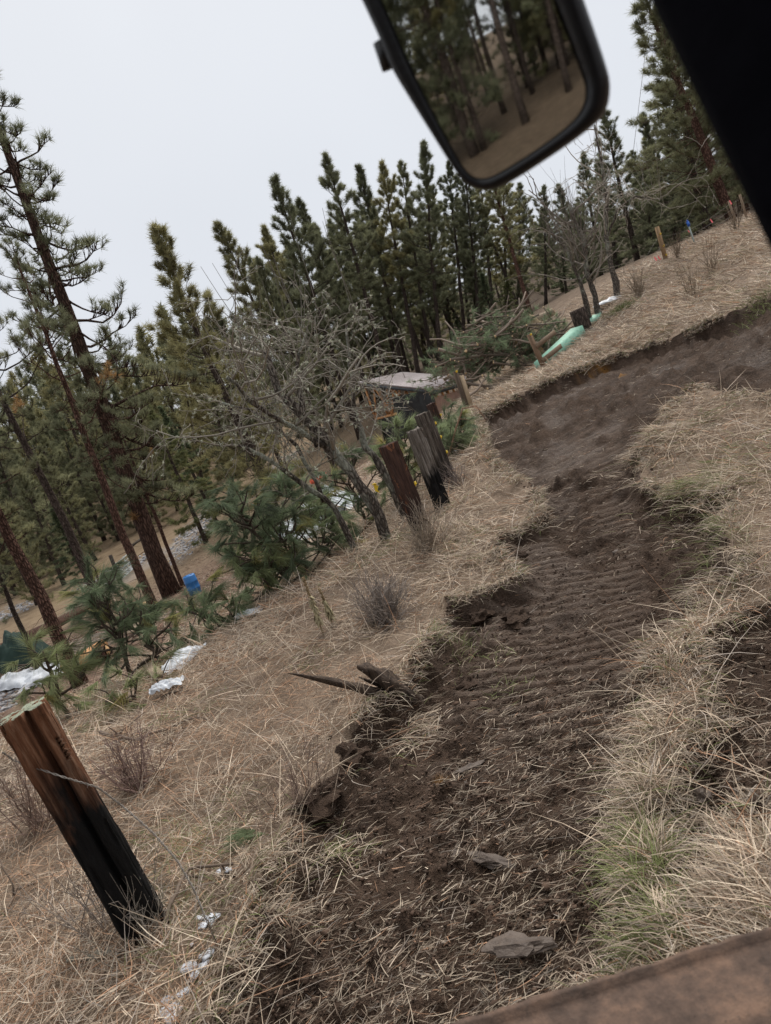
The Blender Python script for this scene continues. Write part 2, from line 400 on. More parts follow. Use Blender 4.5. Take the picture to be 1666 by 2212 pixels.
def sub_mesh(name, mask_q):
    q = Qt[mask_q]; ids, inv = np.unique(q, return_inverse=True)
    return make_mesh(name, Vt[ids], Q=inv.reshape(-1, 4), smooth=name != 'dirt_track',
                     attrs=dict(gravel=gravel[ids], lane=lane[ids], meadow=meadow[ids], dirt=dirtw[ids], yellow=yellow[ids], wood=wood[ids], pressed=pressed[ids], yard=yard[ids], wet=wet[ids]))
qd = (sdv[Qt].mean(1) > 0.0)

def ground_mat(kind):
    m, t, b = newmat('ground_' + kind, 0.95, 0.1)
    v = objco(t)
    n1 = noise(t, 3.2, 6, v, 0.7); n2 = noise(t, 40, 4, v, 0.7); n3 = noise(t, 0.35, 4, v)
    if kind == 'soil':
        c = ramp(t, n1, [(0.28, (0.046, 0.028, 0.019)), (0.5, (0.108, 0.069, 0.047)), (0.72, (0.165, 0.109, 0.077))])
        c = mix(t, math_(t, 'MULTIPLY', math_(t, 'GREATER_THAN', noise(t, 9, 6, v, 0.8), .56), .5), c, (0.036, 0.022, 0.015))
        c = mix(t, math_(t, 'MULTIPLY', n2, 0.55), c, (0.036, 0.024, 0.017))
        c = mix(t, attr(t, 'yellow'), c, (0.34, 0.17, 0.045))
        sm = math_(t, 'MULTIPLY', attr(t, 'wet'), noise(t, 7, 3, v))
        c = mix(t, math_(t, 'MULTIPLY', sm, 0.5), c, (0.125, 0.085, 0.063))
        c = mix(t, math_(t, 'MULTIPLY', attr(t, 'pressed'), 0.65), c, (0.20, 0.15, 0.118))
        t.links.new(c, b.inputs['Base Color'])
        r = node(t, 'ShaderNodeMapRange'); r.inputs[3].default_value = 0.85; r.inputs[4].default_value = 0.6
        t.links.new(attr(t, 'wet'), r.inputs[0]); t.links.new(r.outputs[0], b.inputs['Roughness'])
        b.inputs['Specular IOR Level'].default_value = 0.18
        h = math_(t, 'ADD', math_(t, 'ADD', n2, math_(t, 'MULTIPLY', noise(t, 13, 5, v, 0.75), 1.6)), math_(t, 'MULTIPLY', noise(t, 4.5, 6, v, 0.8), 3.5)); bump(t, b, h, 1.0, 0.05)
        return m
    straw = ramp(t, n1, [(0.3, (0.13, 0.095, 0.070)), (0.55, (0.28, 0.21, 0.155)), (0.75, (0.38, 0.295, 0.215))])
    litter = ramp(t, n1, [(0.3, (0.12, 0.078, 0.058)), (0.52, (0.235, 0.16, 0.120)), (0.75, (0.34, 0.25, 0.19))])
    c = mix(t, attr(t, 'yard'), straw, litter)
    mead = ramp(t, noise(t, 0.9, 5, v, .7), [(0.3, (0.16, 0.115, 0.07)), (0.5, (0.25, 0.185, 0.115)), (0.7, (0.31, 0.235, 0.15))])
    mead = mix(t, math_(t, 'MULTIPLY', n3, 0.5), mead, (0.17, 0.12, 0.09))
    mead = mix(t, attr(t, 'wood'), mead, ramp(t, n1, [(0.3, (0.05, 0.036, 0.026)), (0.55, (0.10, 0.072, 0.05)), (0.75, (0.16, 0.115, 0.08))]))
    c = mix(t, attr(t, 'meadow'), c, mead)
    c = mix(t, math_(t, 'MULTIPLY', attr(t, 'lane'), 0.6), c, (0.30, 0.265, 0.235))
    vo = node(t, 'ShaderNodeTexVoronoi'); vo.inputs['Scale'].default_value = 7; t.links.new(v, vo.inputs['Vector'])
    gr = ramp(t, vo.outputs['Color'], [(0.1, (0.12, 0.11, 0.11)), (0.5, (0.28, 0.275, 0.285)), (0.9, (0.55, 0.56, 0.58))])
    gf = math_(t, 'MULTIPLY', attr(t, 'gravel'), math_(t, 'GREATER_THAN', noise(t, 2.4, 4, v), 0.5))
    c = mix(t, gf, c, gr)
    c = mix(t, attr(t, 'dirt'), c, (0.055, 0.036, 0.026))
    c = mix(t, math_(t, 'MULTIPLY', n2, 0.45), c, mix(t, 0.5, c, (0.03, 0.02, 0.015)))
    t.links.new(c, b.inputs['Base Color'])
    h = math_(t, 'ADD', n2, math_(t, 'MULTIPLY', n1, 1.0)); bump(t, b, h, 0.9, 0.05)
    return m
MS_SOIL = ground_mat('soil')
tag(link('dirt_track', sub_mesh('dirt_track', qd), mat=MS_SOIL), kind='structure')
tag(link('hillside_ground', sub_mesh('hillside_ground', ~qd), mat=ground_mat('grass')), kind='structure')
# ------------------------------------------------------------------ materials used by things
M_NEEDLE = needle_mat('pine_needles', (0.195, 0.205, 0.122))
M_NEEDLE_Y = needle_mat('young_pine_needles', (0.185, 0.235, 0.14))
M_FIR = needle_mat('fir_needles', (0.105, 0.130, 0.068))
M_BARK_RED = bark_mat('ponderosa_bark', (0.10, 0.055, 0.043), (0.25, 0.145, 0.108), 9, 2.4, 1.0)
M_BARK_DK = bark_mat('dark_bark', (0.065, 0.05, 0.042), (0.165, 0.125, 0.105), 10, 2.6, 0.9)
M_BARK_OLD = bark_mat('old_pine_bark', (0.06, 0.036, 0.028), (0.16, 0.098, 0.075), 9, 2.4, 1.0)
M_BARK_GREY = bark_mat('lichen_bark', (0.10, 0.080, 0.068), (0.27, 0.235, 0.20), 14, 5, 0.8, patch=(0.34, 0.35, 0.29))
M_STRAW = attr_mat('dry_grass', 0.75, 0.2, 0.25, 3.0, transl=0.15)
M_TWIG = attr_mat('twigs', 0.85, 0.1, 0.25, 8.0)
M_LICHEN = attr_mat('lichen', 0.95, 0.05, 0.2, 20)
M_WOODCOL = attr_mat('cut_wood', 0.8, 0.2, 0.25, 14)

# ------------------------------------------------------------------ conifers
def tufts(mb, C, A, n, L, w_, spread=1.0, along=0.5, droop=0.0, shade=None, jit=0.25, tips=None, gen=None):
    """sprays of needles: n thin triangles round each twig end C pointing along A"""
    g = gen or rng
    C = np.asarray(C, float); A = nrm(A); k = len(C)
    if k == 0: return
    L = np.broadcast_to(np.asarray(L, float), (k,))
    D = g.normal(size=(k, n, 3)); D = nrm(D - (D * A[:, None]).sum(-1, keepdims=True) * A[:, None])
    ang = spread * np.sqrt(g.random((k, n, 1)))
    d = nrm(np.cos(ang) * A[:, None] + np.sin(ang) * D + np.array([0, 0, -droop]))
    ln = L[:, None, None] * (1 - jit + 2 * jit * g.random((k, n, 1)))
    base = C[:, None] - A[:, None] * (g.random((k, n, 1)) * along) * L[:, None, None]
    side = nrm(np.cross(d, g.normal(size=(k, n, 3)))) * w_
    tip = base + d * ln + np.array([0, 0, -1.0]) * (droop * 0.35) * ln
    V = np.stack([base - side, base + side, tip], 2).reshape(-1, 3)
    T = np.arange(k * n * 3).reshape(-1, 3)
    sh = np.ones((k, 3)) if shade is None else np.asarray(shade)
    c = np.repeat(sh, n, 0) * (0.75 + 0.5 * g.random((k * n, 1)))
    mb.add(V, T=T, c=np.repeat(np.clip(c, 0, 3), 3, 0))

def bend_path(p, d, L, n, up=0.0, jit=0.08, gen=None):
    g = gen or rng; P = [np.array(p, float)]; d = nrm(d)
    for i in range(n):
        d = nrm(d + np.array([0, 0, up / n]) + g.normal(size=3) * jit); P.append(P[-1] + d * L / n)
    return np.array(P), d

def conifer(seed, H=18.0, r0=0.22, bare=0.35, rmax=2.2, nb=80, shape=0.7, angs=(0.9, 0.1, -0.35), curl=0.5, tl=0.42, nn=9, tw=0.028, twigs=6, spread=1.15,
            dead=10, density=1.0, sway=0.45, limb_r=0.028, brown=0.0, droop=0.0, tip_only=False, dcurl=0.7, fine=False):
    """one conifer, base at the origin, H metres tall: (trunk with limbs, crown of needle sprays)"""
    g = np.random.default_rng(seed); tb = MB(); cb = MB()
    n = 14; zz = np.linspace(0, 1, n); px = np.cumsum(g.normal(size=n) * sway / n); py = np.cumsum(g.normal(size=n) * sway / n)
    P = np.stack([px - px[0], py - py[0], zz * H], 1); P[0, 2] = -0.5
    rad = r0 * (1 - zz) ** 0.75 + 0.012; rad[0] *= 1.25
    tb.tube(P, rad, 9)
    at_h = lambda h: np.array([np.interp(h, P[:, 2], P[:, 0]), np.interp(h, P[:, 2], P[:, 1]), h])
    Cs, As, Ls, Sh = [], [], [], []
    az = g.random() * 6
    for i in range(nb):
        t = (i + 0.5 * g.random()) / nb                              # 0 low ... 1 top of crown
        h = H * (bare + (1 - bare) * t ** 0.92)
        az += 2.4 + g.normal() * 0.5
        prof = (min(1, ((1 - t) / (1 - shape)) ** 0.62) if t > shape else (0.62 + 0.38 * t / shape)) if shape > 0 else (1 - t)
        L = rmax * max(prof, 0.06) * (0.35 + 0.8 * g.random()) * (1 + 0.3 * math.sin(az + seed + 5 * t))
        a0 = np.interp(t, [0, 0.5, 1], [angs[2], angs[1], angs[0]]) + g.normal() * (0.5 if fine else 0.28)
        d = np.array([math.cos(az) * math.cos(a0), math.sin(az) * math.cos(a0), math.sin(a0)])
        if fine: L *= 0.55 + 0.8 * g.random()
        B, _ = bend_path(at_h(h), d, L, 5, curl, 0.24 if fine else 0.14, g)
        tb.tube(B, np.linspace(limb_r * (0.4 + 0.6 * (L / rmax)), 0.006, 6), 4, cap=False)
        sh = np.array([1, 1, 1]) * (0.7 + 0.6 * g.random())
        if g.random() < brown: sh = np.array([1.7, 1.0, 0.75]) * sh
        nt_ = max(2, int(twigs * density * (0.4 + L / rmax)))
        s = 0.30 + 0.70 * np.sqrt(g.random(nt_)) if not tip_only else 0.55 + 0.45 * g.random(nt_); s[0] = 1.0
        for q in s:
            f = q * 5; k = min(int(f), 4); b = B[k] * (1 - (f - k)) + B[k + 1] * (f - k); bd = nrm(B[k + 1] - B[k])
            sd_ = nrm(np.cross(bd, [0, 0, 1])) * (1 if g.random() < .5 else -1)
            td = nrm(bd * 0.8 + sd_ * (0.9 * g.random()) * (q < 1) + np.array([0, 0, 0.35 * g.random() + 0.1 - droop]))
            tl_ = L * 0.28 * (1.25 - q) + tl * 0.35
            if q == 1: e = b; td = nrm(bd + np.array([0, 0, .3]))
            else:
                tp, td = bend_path(b, td, tl_, 3, dcurl, 0.15, g); e = tp[-1]
                if fine: tb.tube(tp, np.linspace(0.4 * limb_r, 0.005, 4), 3, cap=False)
                else:
                    sdv_ = nrm(np.cross(e - b, [0.2, 0.1, 1])) * 0.010; tb.add(np.array([b - sdv_, b + sdv_, e]), T=[[0, 1, 2]])
            Cs.append(e); As.append(td); Ls.append(tl * (0.7 + 0.6 * g.random())); Sh.append(sh * (0.85 + 0.3 * g.random()))
    Cs.append(P[-1]); As.append([0, 0, 1]); Ls.append(tl); Sh.append([1, 1, 1])
    tufts(cb, Cs, As, nn, Ls, tw, spread, 0.6 if fine else 1.15, droop * 0.6, Sh, gen=g, jit=0.25 if fine else 0.45)
    for i in range(dead):                                            # dead snags on the clear stem
        h = H * (0.08 + (bare + 0.15) * g.random()); a = g.random() * 6.28; a0 = -0.1 - 0.4 * g.random()
        d = np.array([math.cos(a) * math.cos(a0), math.sin(a) * math.cos(a0), math.sin(a0)])
        B, _ = bend_path(at_h(h), d, rmax * (0.2 + 0.45 * g.random()), 4, 0.4, 0.2, g); tb.tube(B, np.linspace(0.018, 0.004, 5), 3, cap=False)
    return tb.mesh('pine_trunk', True), cb.mesh('pine_crown')

VAR = {}
VAR['slim'] = [conifer(s, 18, 0.20, 0.26, 2.35, 150, 0.25, (0.7, 0.3, -0.30), 0.5, 0.30, 20, 0.0135, 16, spread=1.3, dead=30) for s in (1, 2, 3)]
VAR['bare'] = [conifer(s, 20, 0.22, 0.46, 2.3, 115, 0.25, (0.7, 0.25, -0.3), 0.5, 0.30, 20, 0.0135, 16, spread=1.3, dead=40) for s in (4, 5)]
VAR['full'] = [conifer(s, 16, 0.24, 0.04, 3.0, 190, 0.22, (0.9, 0.2, -0.25), 0.6, 0.30, 20, 0.014, 13, spread=1.3, dead=8) for s in (6, 7)]
VAR['fir'] = [conifer(s, 15, 0.20, 0.05, 2.8, 130, 0.0, (0.5, -0.15, -0.45), 0.25, 0.30, 14, 0.022, 14, spread=1.3, dead=4, droop=0.35, dcurl=0.0) for s in (8, 9)]
VAR['far'] = [conifer(s, 18, 0.22, 0.06, 3.0, 80, 0.2, (0.9, 0.15, -0.2), 0.5, 0.6, 10, 0.055, 7, spread=1.5, dead=0, sway=0.1) for s in (10, 11, 12)]
VAR['near'] = [conifer(13, 18, 0.29, 0.16, 2.15, 215, 0.30, (0.25, -0.4, -0.85), 0.6, 0.24, 18, 0.0085, 11, spread=1.35, dead=30, limb_r=0.045, brown=0.02, tip_only=True, dcurl=1.4, fine=True),
               conifer(14, 16, 0.24, 0.40, 2.5, 70, 0.5, (0.5, -0.05, -0.5), 0.9, 0.27, 20, 0.0085, 10, spread=1.35, dead=24, limb_r=0.035, brown=0.02, tip_only=True, dcurl=1.3, fine=True)]
VAR_H = dict(slim=18, bare=20, full=16, fir=15, far=18, near=18, snag=9)
n_tree = [0]
def plant(kind, base, top, label, group=None, girth=1.0, which=None, bark=None, spin=None, H=None, name='pine_tree', cat='pine tree', needles=None, sxy=None):
    """one tree of its own from base to top (world points)"""
    vs = VAR[kind]; k = n_tree[0]; n_tree[0] += 1
    tm, cm_ = vs[(which if which is not None else k) % len(vs)]
    base = np.asarray(base, float); d = np.asarray(top, float) - base; L = np.linalg.norm(d)
    H0 = {('near', 1): 16}.get((kind, which), VAR_H[kind])
    sz = L / H0; s = sxy if sxy else 0.5 * sz + 0.5 * min(1.15, max(0.8, sz))
    r = empty(name, base, label=label, cat=cat, group=group)
    q = Vector((0, 0, 1)).rotation_difference(Vector(d / L))
    r.rotation_mode = 'QUATERNION'; r.rotation_quaternion = q @ Quaternion((0, 0, 1), spin if spin is not None else random.random() * 6.28)
    r.scale = (s * girth, s * girth, sz)
    a = link('trunk', tm, r, bark or M_BARK_DK)
    b = link('crown', cm_, r, M_FIR if kind == 'fir' else M_NEEDLE)
    if bark is not None:
        a.material_slots[0].link = 'OBJECT'; a.material_slots[0].material = bark
    if needles is not None:
        b.material_slots[0].link = 'OBJECT'; b.material_slots[0].material = needles
    return r
def plant_px(kind, ub, vb, ut, vt, Y, label, dy=0.0, **k):
    b = foot(ub, vb, Y); t = at(ut, vt, Y + dy); return plant(kind, b, t, label, **k)

# the stand behind the shed
g0 = np.random.default_rng(77)
g1 = 'tall pines in the stand behind the shed'
TOPS = {466: 'pine with the second treetop from the left in the stand, sky on both sides', 447: 'short pine low in the gap between the two leftmost treetops of the stand',
        586: 'pine with the third tall treetop from the left, straight above the lichen-crusted tree', 642: 'pine just right of the third treetop, its top a little lower',
        704: 'tall pine standing highest above the left end of the shed roof', 776: 'first of three even treetops between the highest pine and the mirror', 823: 'middle one of three even treetops left of the mirror',
        866: 'third of three even treetops left of the mirror', 919: 'tall thin pine whose top comes closest to the left edge of the mirror', 1176: 'pine whose top shows just right of the lower mirror corner'}
L1 = 'tall slender pine in the dense stand behind the shed roof'
for (ub, vb, ut, vt, Y, kind) in [(690, 900, 466, 482, 44, 'slim'), (590, 930, 447, 635, 48, 'slim'), (742, 830, 586, 385, 48, 'slim'), (790, 830, 642, 432, 52, 'slim'),
        (836, 812, 704, 333, 50, 'bare'), (868, 810, 776, 360, 55, 'slim'), (902, 805, 823, 352, 53, 'bare'), (936, 803, 866, 350, 56, 'bare'), (957, 803, 919, 306, 52, 'slim'),
        (1010, 765, 968, 350, 58, 'bare'), (1045, 745, 1000, 330, 55, 'slim'), (1075, 735, 1030, 345, 60, 'bare'), (990, 790, 925, 400, 64, 'slim'), (880, 800, 800, 430, 66, 'bare'),
        (805, 820, 735, 455, 66, 'slim'), (1100, 715, 1085, 360, 62, 'slim'), (920, 795, 880, 450, 70, 'bare'), (720, 860, 620, 520, 62, 'slim'), (660, 880, 540, 560, 60, 'full'),
        (1025, 770, 985, 430, 72, 'bare'), (700, 870, 600, 640, 66, 'full'), (930, 800, 890, 600, 70, 'full'), (1040, 750, 1010, 560, 70, 'full'), (860, 810, 800, 600, 72, 'full'), (965, 790, 905, 470, 75, 'slim'), (1125, 700, 1120, 400, 66, 'full'), (850, 800, 770, 500, 78, 'full'), (770, 830, 690, 560, 75, 'full'), (1180, 660, 1176, 402, 58, 'slim')]:
    plant_px(kind, ub, vb, ut, vt, Y, TOPS.get(ut, L1), group=g1)
for i in range(16):
    ub = 640 + 500 * (i + g0.random()) / 16; Yk = 56 + 16 * g0.random(); vb = 830 - (ub - 740) * .3; ut = ub - 85 - 30 * g0.random(); vt = 470 + 130 * g0.random() - (ub - 740) * .12
    plant_px(['slim', 'bare'][i % 2], ub, vb, ut, vt, Yk, L1, group=g1, girth=1.1)
plant_px('bare', 1150, 690, 1048, 320, 38, 'pine with a bare red-brown trunk standing behind the brush pile', bark=M_BARK_RED, girth=0.9)
plant_px('full', 600, 1105, 337, 492, 36, 'broad dense pine at the left end of the stand, nearest the open sky', girth=1.1, which=0)
plant_px('slim', 700, 930, 556, 560, 30, 'thin pine with lichen twigs in front of it, just right of the broad pine', girth=0.7, which=1)
for ub, vb, ut, vt, Y in [(1075, 740, 1040, 590, 50), (1225, 640, 1215, 545, 48), (1110, 710, 1095, 600, 52), (1010, 780, 985, 690, 60), (830, 850, 800, 730, 60)]:
    plant_px('fir', ub, vb, ut, vt, Y, 'small pale green young fir under the tall pines', group='young firs under the stand', name='fir_tree', cat='fir tree')
# the wood on the right
for ub, vb, ut, vt, Y, kind, lab, kw in [
        (1376, 560, 1312, 238, 42, 'full', 'bushy pine between the mirror and the bare tree, on the hillside', {}),
        (1470, 525, 1388, 246, 50, 'full', 'pointed pine left of the thin overhead wire', {}),
        (1580, 468, 1378, -60, 36, 'full', 'tallest dark pine at the right, partly hidden by the cab pillar', dict(bark=M_BARK_RED, which=1, girth=1.3)),
        (1530, 500, 1432, 60, 39, 'full', 'tall shaggy pine left of the tallest dark pine', dict(bark=M_BARK_DK, girth=1.2)),
        (1610, 455, 1450, -90, 40, 'full', 'tall pine right behind the pillar edge, beside the tallest dark pine', dict(bark=M_BARK_RED))]:
    plant_px(kind, ub, vb, ut, vt, Y, lab, **kw)
g2 = 'pines of the hillside wood on the right'
for ub, vb, ut, vt, Y in [(1260, 620, 1205, 400, 60), (1300, 600, 1262, 330, 62), (1340, 590, 1290, 350, 56), (1420, 545, 1360, 330, 60), (1400, 560, 1380, 360, 52), (1440, 540, 1400, 270, 66),
        (1505, 510, 1440, 240, 54), (1540, 495, 1490, 260, 58), (1500, 515, 1425, 180, 72), (1560, 485, 1500, 150, 62), (1220, 640, 1170, 450, 70), (1330, 585, 1320, 420, 50), (1460, 530, 1450, 380, 47),
        (1410, 550, 1405, 420, 46), (1530, 500, 1515, 370, 45), (1600, 460, 1560, 200, 52), (1280, 610, 1250, 470, 54), (1480, 520, 1470, 330, 60)]:
    plant_px('full', ub, vb, ut, vt, Y, 'dense green pine in the hillside wood behind the wire fence', group=g2)

# red-barked pines down the slope on the left
plant_px('near', 374, 1283, -120, -20, 24, 'big old pine with long curling branches, its dark reddish trunk leaning at the left edge', bark=M_BARK_OLD, which=0, girth=0.95, spin=0.4, needles=None)
plant_px('near', 343, 1338, 22, 520, 20, 'pine with a greyish straight trunk in front of the big curling-branched pine', bark=M_BARK_RED, which=1, girth=0.75, spin=1.0)
plant_px('near', 405, 1292, 215, 820, 26, 'thin scaly-barked pine between the big pine and the blue barrel', bark=M_BARK_RED, which=1, girth=0.5, spin=2.0)
plant_px('near', 203, 1260, -150, 560, 26, 'dark-trunked pine at the left with its base by the gravel bank', bark=M_BARK_DK, which=1, girth=0.85, spin=3.0)
plant_px('near', 186, 1508, -250, 640, 12.5, 'thick red-barked pine trunk at the left edge, nearest the camera', bark=M_BARK_RED, which=1, girth=0.85, spin=4.2)
plant_px('near', 88, 1455, -70, 1080, 14, 'thin dark dead-looking pine at the far left beside the white tarp heap', bark=M_BARK_DK, which=1, girth=0.5, spin=5.0)
# pines and firs round the meadow and on the hill beyond it
for ub, vb, ut, vt, Y, lab in [(425, 1115, 305, 850, 46, 'dark fir with drooping boughs standing at the edge of the gravel bank'),
        (455, 1090, 345, 880, 52, 'green fir just behind the dark drooping fir'),
        (195, 1235, 112, 1100, 38, 'small young fir beside the dark-trunked pine')]:
    plant_px('fir', ub, vb, ut, vt, Y, lab, name='fir_tree', cat='fir tree')
for ub, vb, ut, vt, Y in [(330, 1110, 262, 800, 78), (175, 1150, 95, 830, 88), (20, 1190, -70, 850, 75), (240, 1130, 165, 820, 92), (380, 1090, 320, 830, 74), (440, 1060, 390, 800, 70), (500, 1040, 440, 800, 66), (560, 1010, 505, 760, 62), (215, 1140, 120, 880, 74), (150, 1160, 60, 880, 70), (60, 1200, -40, 900, 64), (265, 1115, 185, 880, 84), (300, 1100, 235, 870, 80), (5, 1215, -90, 950, 58), (100, 1185, 10, 930, 72), (185, 1155, 90, 985, 62), (110, 1190, 30, 1010, 55), (130, 1175, 55, 1040, 66), (45, 1215, -60, 1000, 50), (240, 1125, 170, 985, 70), (330, 1095, 250, 930, 66), (20, 1200, -60, 1040, 62), (285, 1110, 230, 960, 72)]:
    plant_px('full', ub, vb, ut, vt, Y, 'round-crowned pine standing in the tan meadow', group='pines in the meadow')
g3 = np.random.default_rng(33)
for i in range(80):
    ub = -230 + 900 * (i + g3.random()) / 80; Y = [84, 100, 118, 136, 155][i % 5] + 10 * g3.random()
    b = foot(ub, 1080, Y)
    ut = b.copy()
    h = 15 + 8 * g3.random() + (3 if i % 5 > 2 else 0); ut[2] += h; ut[0] -= h * 0.05 * g3.random()
    plant('far', b, ut, 'dark pine in the far forest beyond the meadow', group='far forest beyond the meadow', girth=0.9 + .3 * g3.random())
for i in range(40):
    ub = 560 + 1150 * (i + g3.random()) / 60; Y = [80, 95, 112][i % 3] + 12 * g3.random()
    b = foot(ub, 700, Y); ut = b.copy(); h = 6 + 5 * g3.random(); ut[2] += h
    plant('far', b, ut, 'pine deep in the wood beyond the stand', group='deep wood beyond the stand', girth=0.9 + .2 * g3.random())
# the pines behind the cab that the mirror shows
for i in range(100):
    a = math.radians(-182 + 84 * g3.random()); R_ = 11 + 40 * g3.random() ** 0.8
    x, y = R_ * math.sin(a), R_ * math.cos(a); b = np.array([x, y, hz(x, y)]); h = 9 + 8 * g3.random()
    plant(('bare', 'slim', 'full', 'bare')[i % 4], b, b + [0, 0, h], 'pine on the slope behind the cab, seen in the mirror', group='pines reflected in the mirror', girth=0.9)

# ------------------------------------------------------------------ young long-needled pines below the fence
def young_pine(base, top, seed, nb=22, spreadL=1.1, label='', nn=84, low=0.03):
    g = np.random.default_rng(seed); base = np.asarray(base, float); top = np.asarray(top, float)
    r = empty('young_pine', base, label=label, cat='young pine', group=None)
    ax = top - base; H = np.linalg.norm(ax); tb = MB(); cb = MB()
    P = np.array([ax * t + g.normal(size=3) * 0.05 * (0 < t) for t in np.linspace(0, 1, 8)]); P[0] = -0.25 * nrm(ax)
    tb.tube(P, np.linspace(0.036, 0.010, 8), 7, (0.085, 0.065, 0.05))
    C, A, S = [], [], []
    for i in range(nb):
        t = low + (1 - low) * (i + g.random()) / nb; p = ax * t; a = 2.4 * i + g.normal() * .4; a0 = 0.2 + 0.5 * t + g.normal() * .25
        d = np.array([math.cos(a) * math.cos(a0), math.sin(a) * math.cos(a0), math.sin(a0)]); L = spreadL * (1.1 - 0.65 * t) * (0.6 + .6 * g.random())
        B, e = bend_path(p, d, L, 6, 0.9 * g.random(), 0.16, g); tb.tube(B, np.linspace(0.02, 0.008, 7), 5, (0.075, 0.058, 0.045))
        ends = [(B[-1], e)]
        for q in range(int(2 + 2.4 * g.random())):
            k = 2 + int(4 * g.random()); f = g.random(); b = B[k - 1] * (1 - f) + B[k] * f
            d2 = nrm(nrm(B[k] - B[k - 1]) + g.normal(size=3) * 0.7 + [0, 0, .25])
            tp, e2 = bend_path(b, d2, 0.22 + 0.25 * g.random(), 5, 0.9 * (g.random() - .15), 0.25, g); tb.tube(tp, np.linspace(0.011, 0.006, 6), 4, (0.10, 0.08, 0.065))
            ends.append((tp[-1], e2))
        for c, e in ends:
            C.append(c); A.append(nrm(e * 0.75 + np.array([0.12, -0.05, -0.40]))); S.append(np.array([1, 1, 1]) * (0.6 + 0.85 * g.random()) * (np.array([1.5, 1.15, .8]) if g.random() < .06 else 1))
    tufts(cb, C, A, nn, 0.26, 0.0034, 0.6, 0.8, 0.25, S, gen=g)
    link('stem', tb.mesh('young_pine_stem', True), r, M_TWIG); link('foliage', cb.mesh('young_pine_foliage'), r, M_NEEDLE_Y)
    return r
for i, (ub, vb, ut, vt, Y, nb, sp, lab) in enumerate([
        (655, 1330, 520, 1105, 11.0, 22, 1.25, 'young long-needled pine left of the mullein stalks, the fullest one'),
        (615, 1335, 505, 1110, 11.6, 16, 1.0, 'young long-needled pine to the right of the blue barrel'),
        (775, 1235, 640, 1085, 12.5, 16, 1.1, 'young long-needled pine in front of the metal sheets'),
        (810, 1190, 745, 1010, 13.5, 14, 1.1, 'young long-needled pine behind the lichen-covered tree trunk'),
        (290, 1475, 215, 1265, 9.6, 15, .80, 'young long-needled pine under the leaning red trunks'),
        (150, 1560, 100, 1420, 9.0, 10, .65, 'low young pine above the charred fence post'),
        (690, 1295, 600, 1165, 11.2, 14, 1.1, 'low spreading pine boughs just left of the mullein stalks'),
        (605, 1345, 560, 1240, 10.8, 13, .85, 'low pine boughs over the crest to the right of the blue barrel'),
        (735, 1265, 690, 1130, 12.0, 13, 1.0, 'low pine boughs between the metal sheets and the grey bush'),
        (365, 1465, 300, 1345, 9.8, 12, .85, 'pine boughs hanging over the dark broken limb'),
        (520, 1420, 440, 1330, 10.2, 9, .7, 'sparse young pine over the white plastic sheet'),
        (890, 1130, 860, 960, 13.0, 16, .9, 'young pine directly behind the dark fence post'),
        (965, 1025, 985, 965, 14.5, 12, .6, 'bushy young pine right of the split grey posts'),
        (1000, 975, 995, 930, 15.5, 10, .6, 'low pine boughs at the edge of the bulldozed soil'),
        (300, 1580, 345, 1530, 7.8, 5, .45, 'tiny pine sprig in the grass slope above the charred post')]):
    young_pine(foot(ub, vb, Y), at(ut, vt, Y), 300 + i, nb, sp, lab)

